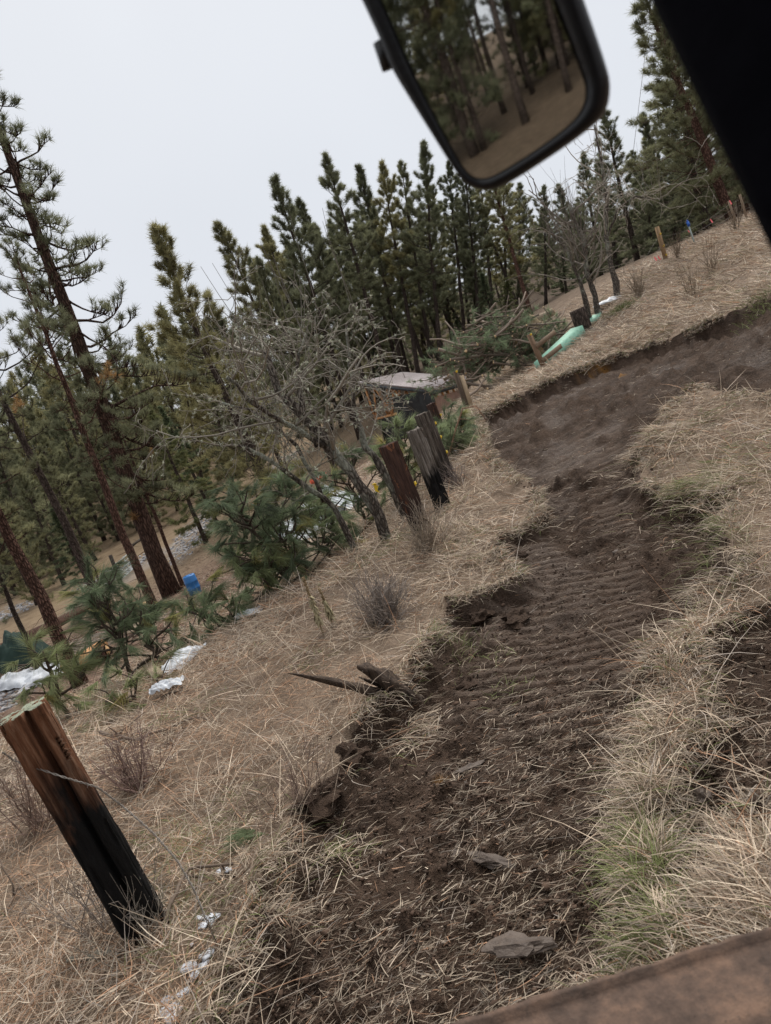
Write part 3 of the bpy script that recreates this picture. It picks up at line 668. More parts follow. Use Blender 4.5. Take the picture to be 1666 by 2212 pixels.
# ------------------------------------------------------------------ bare fruit trees
def bare_tree(base, trunks, seed, label, levels=4, col=(0.23, 0.20, 0.17), lichen=300, up=0.25, droop=0.3, nbr=11, bl=1.3, shoots=0, tr=0.09, twmin=0.0045, lsize=0.030):
    g = np.random.default_rng(seed); base = np.asarray(base, float)
    r = empty('bare_tree', base, label=label, cat='bare tree')
    tb = MB(); wb = MB(); lb = MB(); spots = []
    def grow(p, d, L, rad, lev):
        n = 6; P, e = bend_path(p, d, L, n, (up if lev < 2 else -droop) * (0.5 + g.random()), 0.17, g)
        (tb if lev == 0 else wb).tube(P, np.linspace(rad, max(rad * 0.42, twmin), n + 1), 7 if lev == 0 else (5 if lev == 1 else 3), np.array(col) * (0.75 + 0.5 * g.random()), cap=lev < 2)
        spots.extend((P[k], lev) for k in range(1, n + 1))
        if lev >= levels: return
        m = [0, 6, 4, 3, 2][min(lev + 1, 4)]
        for q in range(m):
            k = 1 + int(n * (0.15 + 0.85 * g.random())); k = min(k, n); f = g.random()
            b = P[k - 1] * (1 - f) + P[k] * f; dd = nrm(nrm(P[k] - P[k - 1]) * 0.7 + g.normal(size=3) * 0.75)
            grow(b, dd, L * (0.42 + 0.3 * g.random()), max(rad * 0.5, twmin), lev + 1)
    for path, r0, r1 in trunks:
        path = np.asarray(path, float) - base; n = len(path)
        s = np.linspace(0, n - 1, n * 3 - 2); PP = np.stack([np.interp(s, np.arange(n), path[:, k]) for k in range(3)], 1); PP[1:-1] += g.normal(size=PP[1:-1].shape) * 0.018
        tb.tube(PP, np.linspace(r0, r1, len(PP)) * (1 + 0.12 * g.normal(size=len(PP))), 9, np.array(col))
        for q in range(nbr):
            t = 0.35 + 0.65 * (q + g.random()) / nbr; f = t * (len(PP) - 1); k = min(int(f), len(PP) - 2); b = PP[k] * (1 - (f - k)) + PP[k + 1] * (f - k)
            d = g.normal(size=3); d[2] = abs(d[2]) * 0.7 + 0.1; grow(b, nrm(d), bl * (0.6 + 0.7 * g.random()) * (1.15 - 0.4 * t), r1 * 0.75, 1)
        for q in range(shoots):
            t = 0.6 + 0.4 * g.random(); f = t * (len(PP) - 1); k = min(int(f), len(PP) - 2); b = PP[k] + g.normal(size=3) * 0.25
            P, _ = bend_path(b, np.array([g.normal() * .25, g.normal() * .25, 1]), 0.8 + 1.2 * g.random(), 4, 0.2, 0.06, g); wb.tube(P, np.linspace(0.009, 0.003, 5), 3, np.array(col) * 0.8, cap=False)
    link('trunk', tb.mesh('bare_trunk', True), r, M_BARK_GREY); link('branches', wb.mesh('bare_branches'), r, M_TWIG)
    if lichen:
        lw = np.array([[1, 1.0, .45, .12, .05][min(l, 4)] for _, l in spots])
        for i in g.choice(len(spots), min(lichen, len(spots)), p=lw / lw.sum()):
            p, lev = spots[i]; k = 14
            D = nrm(g.normal(size=(k, 3))) * lsize * (0.5 + g.random((k, 1))); c = p + g.normal(size=3) * 0.012
            s = nrm(np.cross(D, g.normal(size=(k, 3)))) * lsize * 0.35
            V = np.stack([c - s, c + s, c + D], 1).reshape(-1, 3)
            lb.add(V, T=np.arange(3 * k).reshape(-1, 3), c=np.array([0.55, 0.56, 0.45]) * (0.65 + 0.6 * g.random()))
        tag(link('lichen', lb.mesh('lichen'), r, M_LICHEN), kind='stuff')
    return r
b1 = foot(835, 1150, 10.6)
bare_tree(b1, [([b1 - [0, 0, .2], at(800, 1075, 10.6), at(735, 990, 10.6), at(660, 905, 10.7), at(600, 840, 10.8), at(572, 760, 10.9)], 0.10, 0.045),
               ([at(705, 965, 10.6), at(640, 930, 10.3), at(560, 880, 10.0), at(490, 815, 9.8)], 0.045, 0.025),
               ([at(655, 900, 10.7), at(640, 800, 11.1), at(660, 720, 11.4)], 0.04, 0.02)],
          51, 'crooked bare tree crusted with pale lichen, leaning left behind the dark posts', 4, (0.25, 0.225, 0.19), 520, 0.2, 0.5, 6, 1.6, 6)
b2 = foot(880, 1115, 11.4)
bare_tree(b2, [([b2 - [0, 0, .2], at(835, 1030, 11.4), at(790, 965, 11.5), at(765, 870, 11.6), at(757, 790, 11.7), at(748, 700, 11.8)], 0.065, 0.02)],
          52, 'slender grey bare tree right beside the crooked lichen tree', 3, (0.25, 0.225, 0.19), 120, 0.3, 0.3, 8, 1.0, 6)
b5 = foot(770, 1185, 11.2)
bare_tree(b5, [([b5 - [0, 0, .2], at(720, 1100, 11.2), at(650, 1040, 11.1), at(570, 985, 11), at(500, 960, 10.9)], 0.05, 0.02), ([at(700, 1085, 11.2), at(640, 960, 11.3), at(560, 890, 11.4), at(480, 870, 11.4)], 0.035, 0.015)],
          55, 'low sprawling bare tree tangled among the pine boughs, left of the crooked tree', 3, (0.27, 0.24, 0.20), 420, 0.15, 0.4, 9, 1.2, 3)
b3 = foot(1296, 692, 24.5)
bare_tree(b3, [([b3 - [0, 0, .2], at(1285, 640, 24.5), at(1268, 590, 24.5), at(1262, 520, 24.4), at(1230, 440, 24.4)], 0.12, 0.05),
               ([b3 - [0.25, 0, .2], at(1262, 640, 24.3), at(1245, 590, 24.2), at(1225, 540, 24.0), at(1190, 500, 24)], 0.09, 0.03)],
          53, 'many-shooted bare tree with twin trunks beside the green trough', 2, (0.22, 0.19, 0.16), 60, 0.5, 0.2, 9, 2.0, 60, twmin=0.007)
b4 = foot(1338, 655, 25.5)
bare_tree(b4, [([b4 - [0, 0, .2], at(1325, 590, 25.5), at(1310, 520, 25.5), at(1312, 440, 25.5), at(1300, 350, 25.5), at(1285, 270, 25.6)], 0.11, 0.03),
               ([at(1315, 510, 25.5), at(1330, 455, 25.4), at(1375, 425, 25.3), at(1430, 430, 25.2)], 0.05, 0.02)],
          54, 'pale grey bare tree with arching drooping boughs on the hillside', 3, (0.33, 0.295, 0.25), 60, 0.3, 0.55, 7, 2.0, 10, twmin=0.007)
# ------------------------------------------------------------------ fence posts
def tie_mat(name, top, mid, low, z0, z1, red=None, grain=1.0, moss=None):
    """weathered timber: fresh and grey near the top, charred towards z0"""
    m, t, b = newmat(name, 0.82, 0.22)
    v = objco(t, (22, 22, 1.6)); n = noise(t, 1.6, 6, v, 0.7, 0.4)
    pz = node(t, 'ShaderNodeSeparateXYZ'); tcn = node(t, 'ShaderNodeTexCoord'); t.links.new(tcn.outputs['Object'], pz.inputs[0])
    zz = math_(t, 'ADD', pz.outputs[2], math_(t, 'MULTIPLY', math_(t, 'SUBTRACT', noise(t, 2.2, 5, objco(t, (4, 4, 1.3))), 0.5), 1.15))
    f = node(t, 'ShaderNodeMapRange'); f.inputs[1].default_value = z0; f.inputs[2].default_value = z1; t.links.new(zz, f.inputs[0])
    wood = ramp(t, n, [(0.32, tuple(x * 0.35 for x in mid)), (0.5, mid), (0.68, top)])
    if red: wood = mix(t, math_(t, 'GREATER_THAN', noise(t, 3.5, 4, objco(t, (2, 2, 1)), .6, .5), 0.62), wood, red)
    ck = node(t, 'ShaderNodeMapRange'); ck.inputs[1].default_value = .30; ck.inputs[2].default_value = .40; t.links.new(noise(t, 1.3, 5, objco(t, (70, 70, 1.1)), .55, .3), ck.inputs[0])
    wood = mix(t, ck.outputs[0], tuple(x * .12 for x in mid), wood)
    burnt = ramp(t, n, [(0.3, tuple(x * 0.5 for x in low)), (0.7, low)])
    c = mix(t, f.outputs[0], burnt, wood)
    if moss:
        geo = node(t, 'ShaderNodeNewGeometry'); s = node(t, 'ShaderNodeSeparateXYZ'); t.links.new(tcn.outputs['Normal'], s.inputs[0])
        up = math_(t, 'MULTIPLY', math_(t, 'GREATER_THAN', s.outputs[2], 0.6), math_(t, 'GREATER_THAN', noise(t, 14, 5, objco(t)), 0.42))
        c = mix(t, up, c, moss)
    t.links.new(c, b.inputs['Base Color'])
    bump(t, b, math_(t, 'ADD', n, math_(t, 'MULTIPLY', noise(t, 5, 4, v, .7), .5)), 0.9 * grain, 0.02)
    return m
def tie_mesh(name, w_, d_, h, seed, crack=True, notches=(), rough=0.006, nseg=(14, 14, 110), raggedtop=0.0):
    """a squared timber with worn arrises, a long drying split and worn faces; base at 0 (0.4 m of it in the ground)"""
    nx, ny, nz = nseg; g = np.random.default_rng(seed); per = []
    for i in range(nx): per.append((-0.5 + i / nx, -0.5, 0))
    for i in range(ny): per.append((0.5, -0.5 + i / ny, 1))
    for i in range(nx): per.append((0.5 - i / nx, 0.5, 2))
    for i in range(ny): per.append((-0.5, 0.5 - i / ny, 3))
    per = np.array(per); m = len(per); zs = np.linspace(-0.4, h, nz)
    px = np.repeat(per[None, :, 0], nz, 0) * w_; py = np.repeat(per[None, :, 1], nz, 0) * d_; pz = np.repeat(zs[:, None], m, 1)
    rr_ = 0.022; cx_ = np.abs(px) - (w_ / 2 - rr_); cy_ = np.abs(py) - (d_ / 2 - rr_); cor = (cx_ > 0) & (cy_ > 0)
    k = np.where(cor, rr_ / np.maximum(np.hypot(cx_, cy_), 1e-6), 1); k = np.minimum(k, 1)
    px = np.where(cor, np.sign(px) * (w_ / 2 - rr_ + cx_ * k), px); py = np.where(cor, np.sign(py) * (d_ / 2 - rr_ + cy_ * k), py)
    per_s = np.arange(m)[None] * 1.0 + np.zeros_like(pz)
    nz_ = (fbm(per_s * 0.55 + seed, pz * 2.0, seed, 4) - .5) * 2
    nx_ = np.sign(px) * (np.abs(px) / w_ > np.abs(py) / d_ - 0.02); ny_ = np.sign(py) * (np.abs(py) / d_ >= np.abs(px) / w_ - 0.02)
    dsp = nz_ * rough * 1.6 + (vnoise(per_s * 0.9, pz * 14, seed + 3) - .5) * rough
    arr = np.exp(-(np.minimum(np.abs(cx_), np.abs(cy_)) / 0.03) ** 2) * sstep(.5, .75, vnoise(per_s * .3, pz * 5, seed + 8)) * -0.018
    dsp = dsp + arr
    if crack:
        for face, off, wd, dp, za, zb in ([(0, 0.05, .012, .035, .0, 1.0), (1, -0.1, .008, .02, .3, 1.0)] if crack is True else crack):
            wob = off + 0.05 * (vnoise(pz * 2.2 + face, pz * 0 + 1, seed + 5) - .5) + 0.02 * (vnoise(pz * 9, pz * 0, seed + 6) - .5)
            q = (px / w_) if face in (0, 2) else (py / d_)
            on = (per[None, :, 2] == face) & (pz > za * h) & (pz < zb * h + .01)
            ww = wd / (w_ if face in (0, 2) else d_)
            dsp = dsp - np.where(on, dp * np.exp(-((q - wob) / ww) ** 2), 0)
    for face, qa, qb, z0_, pitch_, cnt, dp in notches:
        q = (px / w_) if face in (0, 2) else (py / d_)
        on = (per[None, :, 2] == face) & (q > qa) & (q < qb)
        for i in range(cnt): dsp = dsp - np.where(on & (np.abs(pz - (z0_ - i * pitch_)) < pitch_ * .27), dp, 0)
    ln = np.maximum(np.hypot(nx_, ny_), 1e-6); px = px + dsp * nx_ / ln; py = py + dsp * ny_ / ln
    if raggedtop:
        top = pz > h * .9; pz = pz - np.where(top, raggedtop * vnoise(per_s * .35, pz * 0, seed + 9) * (pz - h * .9) / (h * .1), 0)
    else: pz = pz + np.where(pz > h - .02, (vnoise(per_s * .6, pz * 0, seed + 9) - .5) * .012, 0)
    V = np.stack([px, py, pz], -1).reshape(-1, 3)
    i = np.arange(nz - 1)[:, None] * m; j = np.arange(m)[None]; j2 = (j + 1) % m
    Q = np.stack([i + j, i + j2, i + m + j2, i + m + j], -1).reshape(-1, 4)
    # top: rings in towards the middle so the end grain is uneven too
    ring = V[-m:]; cen = ring.mean(0); Vs = [V]; b0 = (nz - 1) * m; nb_ = len(V); Qs = [Q]
    for f in (0.75, 0.45, 0.15):
        R2 = cen + (ring - cen) * f; R2[:, 2] += (vnoise(np.arange(m) * .8, np.full(m, f * 9), seed + 12) - .5) * 0.012; Vs.append(R2)
        a = np.arange(m); a2 = (a + 1) % m; Qs.append(np.stack([b0 + a, b0 + a2, nb_ + a2, nb_ + a], 1)); b0 = nb_; nb_ += m
    Vs.append(cen[None]); T = np.stack([b0 + np.arange(m), b0 + (np.arange(m) + 1) % m, np.full(m, nb_)], 1)
    return make_mesh(name, np.concatenate(Vs), T=T, Q=np.concatenate(Qs), smooth=False)
def stand(o, base, top, yaw):
    """rest an upright thing on base, leaning so that its axis points to top"""
    d = Vector(tuple(np.asarray(top) - np.asarray(base))).normalized()
    o.location = tuple(base); o.rotation_mode = 'QUATERNION'
    o.rotation_quaternion = Vector((0, 0, 1)).rotation_difference(d) @ Quaternion((0, 0, 1), yaw)
M_YEL = simple_mat('yellow_plastic', (0.75, 0.50, 0.02), (0.85, 0.60, 0.04), 20, 0.45, 0.4, 0.05)
M_PINK = simple_mat('pink_ribbon', (0.85, 0.16, 0.18), (0.95, 0.25, 0.25), 20, 0.6, 0.2, 0.0)
M_WIRE = simple_mat('fence_wire', (0.13, 0.115, 0.10), (0.26, 0.235, 0.21), 40, 0.5, 0.4, 0.0, 0.3)
def insulator(parent, loc, s=1.0):
    b = MB(); b.box((0, 0, 0), (.012, .03, .028)); b.box((.0, -.04, .006), (.01, .018, .012)); b.tube([[-.02, -.05, .006], [.02, -.05, .006]], .013, 8); b.box((0, -.045, .03), (.02, .012, .006))
    V = np.concatenate(b.V) * s; b.V = [V]; b.C = [np.concatenate(b.C)]
    return link('insulator', b.mesh('insulator'), parent, M_YEL, loc=loc)

pA_b, pA_t = ground(318, 2005), None
pA_t = at(48, 1536, pA_b[1] + 0.02)
hA = np.linalg.norm(pA_t - pA_b)
M_CHAR = tie_mat('charred_tie', (0.30, 0.175, 0.11), (0.19, 0.082, 0.042), (0.012, 0.011, 0.011), 0.72, 1.12, moss=(0.34, 0.37, 0.28))
o = link('fence_post', tie_mesh('charred_post', 0.215, 0.175, hA, 3, crack=[(0, 0.06, .013, .10, -.2, 1.0), (1, 0.0, .006, .02, .2, 1.0), (0, -0.28, .006, .012, .55, 1.0)],
         notches=[(0, 0.33, 0.52, hA - .20, .026, 5, .028), (1, -0.5, -0.2, hA - .20, .026, 5, .02)], nseg=(34, 26, 150)), mat=M_CHAR)
stand(o, pA_b, pA_t, math.radians(24)); tag(o, 'thick charred railway-tie post with notches and mossy top, nearest the camera', 'fence post', 'old railway-tie fence posts')
def tie(ub, vb, ut, vt, Y, w_, d_, yaw, seed, mat, label, ins=(), name='fence_post', cat='fence post', group='old railway-tie fence posts', **k):
    b = foot(ub, vb, Y); t = at(ut, vt, Y); h = np.linalg.norm(t - b)
    r = empty(name, label=label, cat=cat, group=group)
    link('post', tie_mesh('tie_post', w_, d_, h, seed, **k), r, mat); stand(r, b, t, yaw)
    for (x, z) in ins: insulator(r, (w_ / 2 + .01, -d_ / 2 * 0.3, z * h), 1.0)
    return r
M_TIE_BR = tie_mat('brown_tie', (0.105, 0.055, 0.038), (0.065, 0.036, 0.028), (0.014, 0.011, 0.010), 0.05, 0.65, red=(0.20, 0.085, 0.045))
M_TIE_GR = tie_mat('grey_tie', (0.36, 0.33, 0.30), (0.20, 0.17, 0.145), (0.012, 0.011, 0.011), 0.50, 0.72)
M_TIE_GD = tie_mat('grey_dark_tie', (0.22, 0.19, 0.16), (0.10, 0.080, 0.066), (0.03, 0.024, 0.02), 0.15, 0.6)
tie(917, 1160, 838, 960, 9.9, .25, .19, math.radians(22), 11, M_TIE_BR, 'dark brown tie post with one yellow insulator, in front of the pair of grey ones', [(0, .52)], crack=[(1, 0, .008, .02, .0, 1.0)])
tie(957, 1095, 893, 925, 11.1, .21, .20, math.radians(28), 12, M_TIE_GR, 'split grey tie post with a black burnt foot', (), crack=[(0, 0.05, .012, .05, .2, 1.0), (0, -.3, .008, .03, .3, 1.0), (0, .3, .008, .03, .3, 1.0)], raggedtop=.05)
tie(968, 1035, 912, 893, 12.6, .25, .20, math.radians(26), 13, M_TIE_GD, 'dark grey weathered tie post with three yellow insulators, behind the split one', [(0, .38), (0, .6), (0, .8)], crack=[(0, -.1, .01, .04, .0, 1.0), (0, .25, .008, .03, .2, 1.0)])
tie(958, 925, 930, 872, 15.6, .16, .16, math.radians(26), 14, M_TIE_BR, 'short black tie post with a yellow insulator in front of the shed wall', [(0, .7)])
# the broken post: two splintered halves sticking out of the bank
M_SPL = tie_mat('splintered_wood', (0.12, 0.085, 0.06), (0.065, 0.045, 0.033), (0.02, 0.017, 0.015), -0.2, 0.2)
br = empty('broken_post', ground(862, 1503), label='splintered broken tie stub lying tilted out of the bank edge', cat='broken post')
bb = np.array(br.location)
def splinter(name, P, W, seed):
    """a riven length of timber along the path P, ragged along its edges and tapering to a point"""
    P = np.asarray(P, float); g = np.random.default_rng(seed); n = 26; s = np.linspace(0, len(P) - 1, n)
    C = np.stack([np.interp(s, np.arange(len(P)), P[:, k]) for k in range(3)], 1); wd = np.interp(s, np.arange(len(W)), W)
    t = nrm(np.gradient(C, axis=0)); x = nrm(np.cross(t, [0, 0, 1])); y = np.cross(t, x) ; k = 12; V = []
    for i in range(n):
        for j in range(k):
            a = 2 * math.pi * j / k; sq = 1 / max(abs(math.cos(a)), abs(math.sin(a)) * 1.6); q = wd[i] * sq * (0.45 + 0.75 * vnoise(j * 1.7 + 0.3, i * .25, seed) + .3 * vnoise(j * 2.9, i * .9, seed + 4))
            V.append(C[i] + x[i] * math.cos(a) * q + y[i] * math.sin(a) * q)
    i = np.arange(n - 1)[:, None] * k; j = np.arange(k)[None]; j2 = (j + 1) % k
    Q = np.stack([i + j, i + j2, i + k + j2, i + k + j], -1).reshape(-1, 4)
    return link(name, make_mesh(name, np.array(V), Q=Q), br, M_SPL)
Yb = bb[1]
rel = lambda u, v, Y: at(u, v, Y) - bb
splinter('splinter', [rel(885, 1525, Yb + .02), rel(840, 1503, Yb), rel(790, 1490, Yb - .02), rel(715, 1472, Yb - .04), rel(660, 1460, Yb - .05), rel(622, 1454, Yb - .06)], [.06, .055, .042, .030, .018, .003], 5)
splinter('splinter', [rel(905, 1520, Yb - .02), rel(862, 1488, Yb - .02), rel(825, 1462, Yb - .02), rel(795, 1446, Yb - .02), rel(772, 1440, Yb - .02)], [.075, .078, .07, .055, .02], 6)
splinter('splinter', [rel(850, 1490, Yb + .06), rel(815, 1478, Yb + .05), rel(775, 1462, Yb + .04)], [.04, .028, .004], 7)
# loose barbed wire from the charred post down to the ground
wp = [(5, 1625, -.02), (29, 1642, .0), (141, 1680, -.15), (212, 1701, -.12), (268, 1744, -.12), (334, 1802, -.2), (384, 1860, -.3), (420, 1922, -.4), (446, 1987, -.5)]
WP = [at(u, v, pA_b[1] + dy_) for u, v, dy_ in wp] + [ground(472, 2048) + [0, 0, .03], ground(492, 2110) + [0, 0, .02]]
WP = np.array(WP); s = np.linspace(0, len(WP) - 1, 260); wc = np.stack([np.interp(s, np.arange(len(WP)), WP[:, k]) for k in range(3)], 1)
for _ in range(6): wc[1:-1] = (wc[:-2] + wc[1:-1] * 2 + wc[2:]) / 4
t_ = nrm(np.gradient(wc, axis=0)); x_ = nrm(np.cross(t_, [0, 0, 1])); y_ = np.cross(t_, x_); a_ = np.arange(260) * 0.75
wb = MB()
for ph in (0, math.pi):
    wb.tube(wc + 0.0034 * (np.cos(a_ + ph)[:, None] * x_ + np.sin(a_ + ph)[:, None] * y_), 0.0023, 5)
for k in (70, 120, 170, 215):
    for sg in (1, -1): wb.tube([wc[k] - y_[k] * .004, wc[k] + sg * x_[k] * .016 + y_[k] * .01], [.002, .0008], 4)
tag(link('fence_wire', wb.mesh('loose_wire'), mat=M_WIRE), 'loose twisted wire strand sagging from the charred post to the grass', 'wire')

# sawn posts near the brush heap, and the rails beside the green trough
M_LUM = attr_mat('sawn_lumber', 0.75, 0.2, 0.3, 22)
def sawn_post(ub, vb, ut, vt, Y, w_, d_, yaw, label, ins=(), col=(0.22, 0.155, 0.10), extra=None, group='sawn fence posts with yellow insulators'):
    b = foot(ub, vb, Y); t = at(ut, vt, Y); h = np.linalg.norm(t - b); r = empty('fence_post', label=label, cat='fence post', group=group)
    m = MB(); m.box((0, 0, h / 2 - .2), (w_ / 2, d_ / 2, h / 2 + .2), col=col); link('post', m.mesh('sawn_post'), r, M_LUM); stand(r, b, t, yaw)
    for z in ins: insulator(r, (0, -d_ / 2 - .012, z * h), 0.9)
    if extra: extra(r, h)
    return r
def brace(r, h):
    m = MB(); m.box((0.11, -.04, h * .36), (.055, .025, h * .50), col=(0.33, 0.25, 0.165)); link('brace_board', m.mesh('brace_board'), r, M_LUM)
sawn_post(1010, 885, 983, 802, 18.2, .09, .10, .35, 'dark sawn post with a paler board nailed on, right of the shed wall', (.98,), (0.085, 0.06, 0.042), brace)
def rails(r, h):
    for z in (.20, .62):
        m = MB(); m.beam((0.0, -.08, z * h), (.95, -.08 + .25, z * h + 0.10), .045, .14, (0.20, 0.145, 0.10)); link('rail', m.mesh('rail'), r, M_LUM)
sawn_post(1178, 803, 1143, 722, 21.5, .12, .11, .3, 'sawn post carrying two short rails beside the green trough', (.97,), (0.17, 0.11, 0.07), rails)
sawn_post(1439, 562, 1419, 490, 27.0, .13, .10, .3, 'sawn post with three yellow insulators on the right skyline', (.76, .4, .12), (0.235, 0.155, 0.085))
for (ub, vb, ut, vt, lab) in [(1589, 470, 1574, 434, 'thin weathered post under the upper pink ribbon'), (1612, 462, 1598, 420, 'thin leaning stake at the pillar edge')]:
    sawn_post(ub, vb, ut, vt, 28.5, .06, .06, .2, lab, (), (0.20, 0.145, 0.10), group='thin stakes on the hill crest')
tb_, tt_ = foot(1502, 528, 27.5), at(1487, 484, 27.5); hT = np.linalg.norm(tt_ - tb_)
r = empty('fence_post', label='slim grey-green steel post with a blue cap on the hill crest', cat='fence post'); stand(r, tb_, tt_, .4)
m = MB(); m.box((0, 0, hT / 2 - .2), (.028, .006, hT / 2 + .2)); m.box((0, .02, hT / 2 - .2), (.006, .016, hT / 2 + .2)); link('post', m.mesh('t_post'), r, simple_mat('painted_steel', (0.22, 0.27, 0.25), (0.32, 0.36, 0.34), 12, 0.5, 0.4))
m = MB(); m.box((0, 0, hT), (.04, .03, .09)); m.box((0, -.04, hT - .02), (.02, .02, .03)); m.box((0, 0, hT + .12), (.025, .02, .035)); link('cap', m.mesh('post_cap'), r, simple_mat('blue_plastic', (0.02, 0.09, 0.40), (0.03, 0.13, 0.5), 10, 0.4, 0.4, 0))
# fence wires along the crest and pink ribbons
def wire(pts, label, sag=0.0, rad=0.006, mat=M_WIRE, name='fence_wire', cat='wire', group=None, n=14):
    P = []; pts = [np.asarray(p, float) for p in pts]
    for a, b in zip(pts[:-1], pts[1:]):
        for t in np.linspace(0, 1, n, endpoint=False): P.append(a * (1 - t) + b * t - np.array([0, 0, sag * 4 * t * (1 - t)]))
    P.append(pts[-1]); m = MB(); m.tube(P, rad, 4)
    return tag(link(name, m.mesh('wire'), mat=mat), label, cat, group)
for i, (za, lab) in enumerate([(0, 'topmost fence wire strung along the hill crest from the three-insulator post'), (1, 'middle fence wire along the hill crest'), (2, 'lowest fence wire along the hill crest')]):
    wire([at(1300, 690 + i * 14, 24.8), at(1424 + 5 * i, 510 + i * 22, 27), at(1490 + 3 * i, 500 + i * 11 - 4, 27.5), at(1578 + 4 * i, 440 + i * 11, 28.4), at(1660, 395 + i * 14, 29)], lab, 0.05, 0.0035, group='wires of the crest fence')
wire([at(1396, 100, 60), at(1368, 330, 60)], 'thin overhead wire against the sky right of the mirror', 0, 0.018, cat='overhead wire', name='overhead_wire')
for u, v, Y, lab in [(1578, 438, 28.3, 'upper pink ribbon tied on the crest fence wire'), (1537, 478, 28, 'pink ribbon on a dead stalk right of the blue-capped post'), (1488, 500, 27.4, 'pink ribbon scrap just under the blue cap'), (1416, 560, 27, 'left one of two pink ribbons by the three-insulator post'), (1424, 558, 27, 'right one of two pink ribbons by the three-insulator post')]:
    p = at(u, v, Y); m = MB(); s_ = .4 if 'scrap' in lab else .65
    V = [[-.06, 0, .1], [.02, .02, .12], [.10, 0, -.08], [.0, -.03, -.12], [.03, 0, .0]]
    m.add(np.array(V) * s_, T=[[0, 1, 4], [1, 2, 4], [2, 3, 4], [3, 0, 4]]); m.tube([[-.05 * s_, 0, .1 * s_], [-.02 * s_, .01, .13 * s_], [.02 * s_, 0, .1 * s_]], .02 * s_, 4)
    tag(link('pink_ribbon', m.mesh('pink_ribbon'), mat=M_PINK, loc=p), lab, 'ribbon', 'pink marker ribbons')

# ------------------------------------------------------------------ shed
N_ = at(936, 843, 34.0); L_ = at(774, 827, 38.0); R_ = at(1030, 823, 37.5)
R_[2] = 0.6 * R_[2] + .4 * N_[2]
shed = empty('shed', (N_ + L_ + R_) / 3 - [0, 0, 2.2], label='small shed with a low metal roof, brown siding and open roof trusses', cat='shed')
sb = np.array(shed.location); N_, L_, R_ = N_ - sb, L_ - sb, R_ - sb
eN, eL = R_ - N_, L_ - N_; nup = nrm(np.cross(eN, eL)); nup = nup * np.sign(nup[2])
M_ROOF = simple_mat('roof_metal', (0.40, 0.35, 0.345), (0.50, 0.45, 0.445), 3, 0.38, 0.5, 0.05, 0.25)
M_FASC = simple_mat('dark_fascia', (0.045, 0.05, 0.055), (0.07, 0.075, 0.08), 6, 0.6, 0.3)
M_FRAME = simple_mat('orange_lumber', (0.50, 0.24, 0.10), (0.62, 0.34, 0.16), 12, 0.7, 0.2)
M_SIDE = simple_mat('brown_siding', (0.33, 0.21, 0.165), (0.40, 0.265, 0.21), 5, 0.6, 0.3)
M_TARP = simple_mat('black_sheet', (0.012, 0.013, 0.015), (0.025, 0.027, 0.03), 5, 0.45, 0.4, 0.5)
M_WHITE = simple_mat('white_trim', (0.72, 0.73, 0.74), (0.8, 0.8, 0.8), 5, 0.5, 0.3, 0)
NP = 14
for i in range(NP):
    a, b = N_ + eN * (i / NP), N_ + eN * ((i + .985) / NP); m = MB(); th_ = nup * .03
    V = np.array([a, b, b + eL, a + eL]); m.add(np.concatenate([V, V + th_]), Q=[[0, 3, 2, 1], [4, 5, 6, 7], [0, 1, 5, 4], [1, 2, 6, 5], [2, 3, 7, 6], [3, 0, 4, 7]])
    for f in (0.04, .5):
        c = a * (1 - f) + b * f; m.beam(c + th_ * 1.6, c + eL + th_ * 1.6, .05, .04, up=nup)
    link('roof_panel', m.mesh('roof_panel'), shed, M_ROOF)
dn = np.array([0, 0, -1.0]); hN = N_ + nrm(eN) * .25 + nrm(eL) * .25; gz = lambda p: hz(p[0] + sb[0], p[1] + sb[1]) - sb[2]
m = MB(); m.beam(N_ - nup * .11, R_ - nup * .11, .05, .2, up=nup); link('fascia', m.mesh('fascia'), shed, M_FASC)
m = MB(); m.beam(N_ - nup * .09, L_ - nup * .09, .05, .14, up=nup); link('fascia', m.mesh('fascia_gable'), shed, M_FASC)
# siding on the low eave wall: ribbed sheets under an open gap with rafter tails
hR = R_ - nrm(eN) * .3 + nrm(eL) * .25; wt = hN + dn * .40; wtR = hR + dn * .40; ns = 10; wdir = (wtR - wt)
out = nrm(np.cross(wdir, [0, 0, 1])); out = out * (1 if out[1] < 0 else -1)
for i in range(ns):
    a, b = wt + wdir * i / ns, wt + wdir * (i + .99) / ns; g0 = min(gz(a), gz(b)) - .3; m = MB()
    fr = np.linspace(0, 1, 9); V = []
    for k_, f in enumerate(fr):
        c = a * (1 - f) + b * f + out * (.025 if k_ % 2 else 0); V += [c, [c[0], c[1], g0]]
    m.add(np.array(V), Q=[[2 * k_, 2 * k_ + 1, 2 * k_ + 3, 2 * k_ + 2] for k_ in range(8)]); link('siding_sheet', m.mesh('siding_sheet'), shed, M_SIDE)
wmid = wt + wdir * .36 + dn * 1.25 + out * .03; wx = nrm(wdir); wf = link('window', None, shed)
bpy.data.objects.remove(wf)
m = MB(); Rw = np.stack([wx, out, [0, 0, 1]], 1)
for dx_, dz_, hx, hz_ in [(-.26, 0, .045, .5), (.26, 0, .045, .5), (0, .5, .3, .045), (0, -.5, .3, .045), (0, .0, .02, .5)]: m.box(wmid + wx * dx_ + [0, 0, dz_], (hx, .03, hz_), Rw)
wf = link('window', m.mesh('window_frame'), shed, M_WHITE)
m = MB(); m.box(wmid - out * .01, (.24, .008, .48), Rw); link('pane', m.mesh('window_pane'), wf, simple_mat('window_glass', (0.05, 0.055, 0.06), (0.08, 0.085, 0.09), 3, 0.08, 0.6, 0))
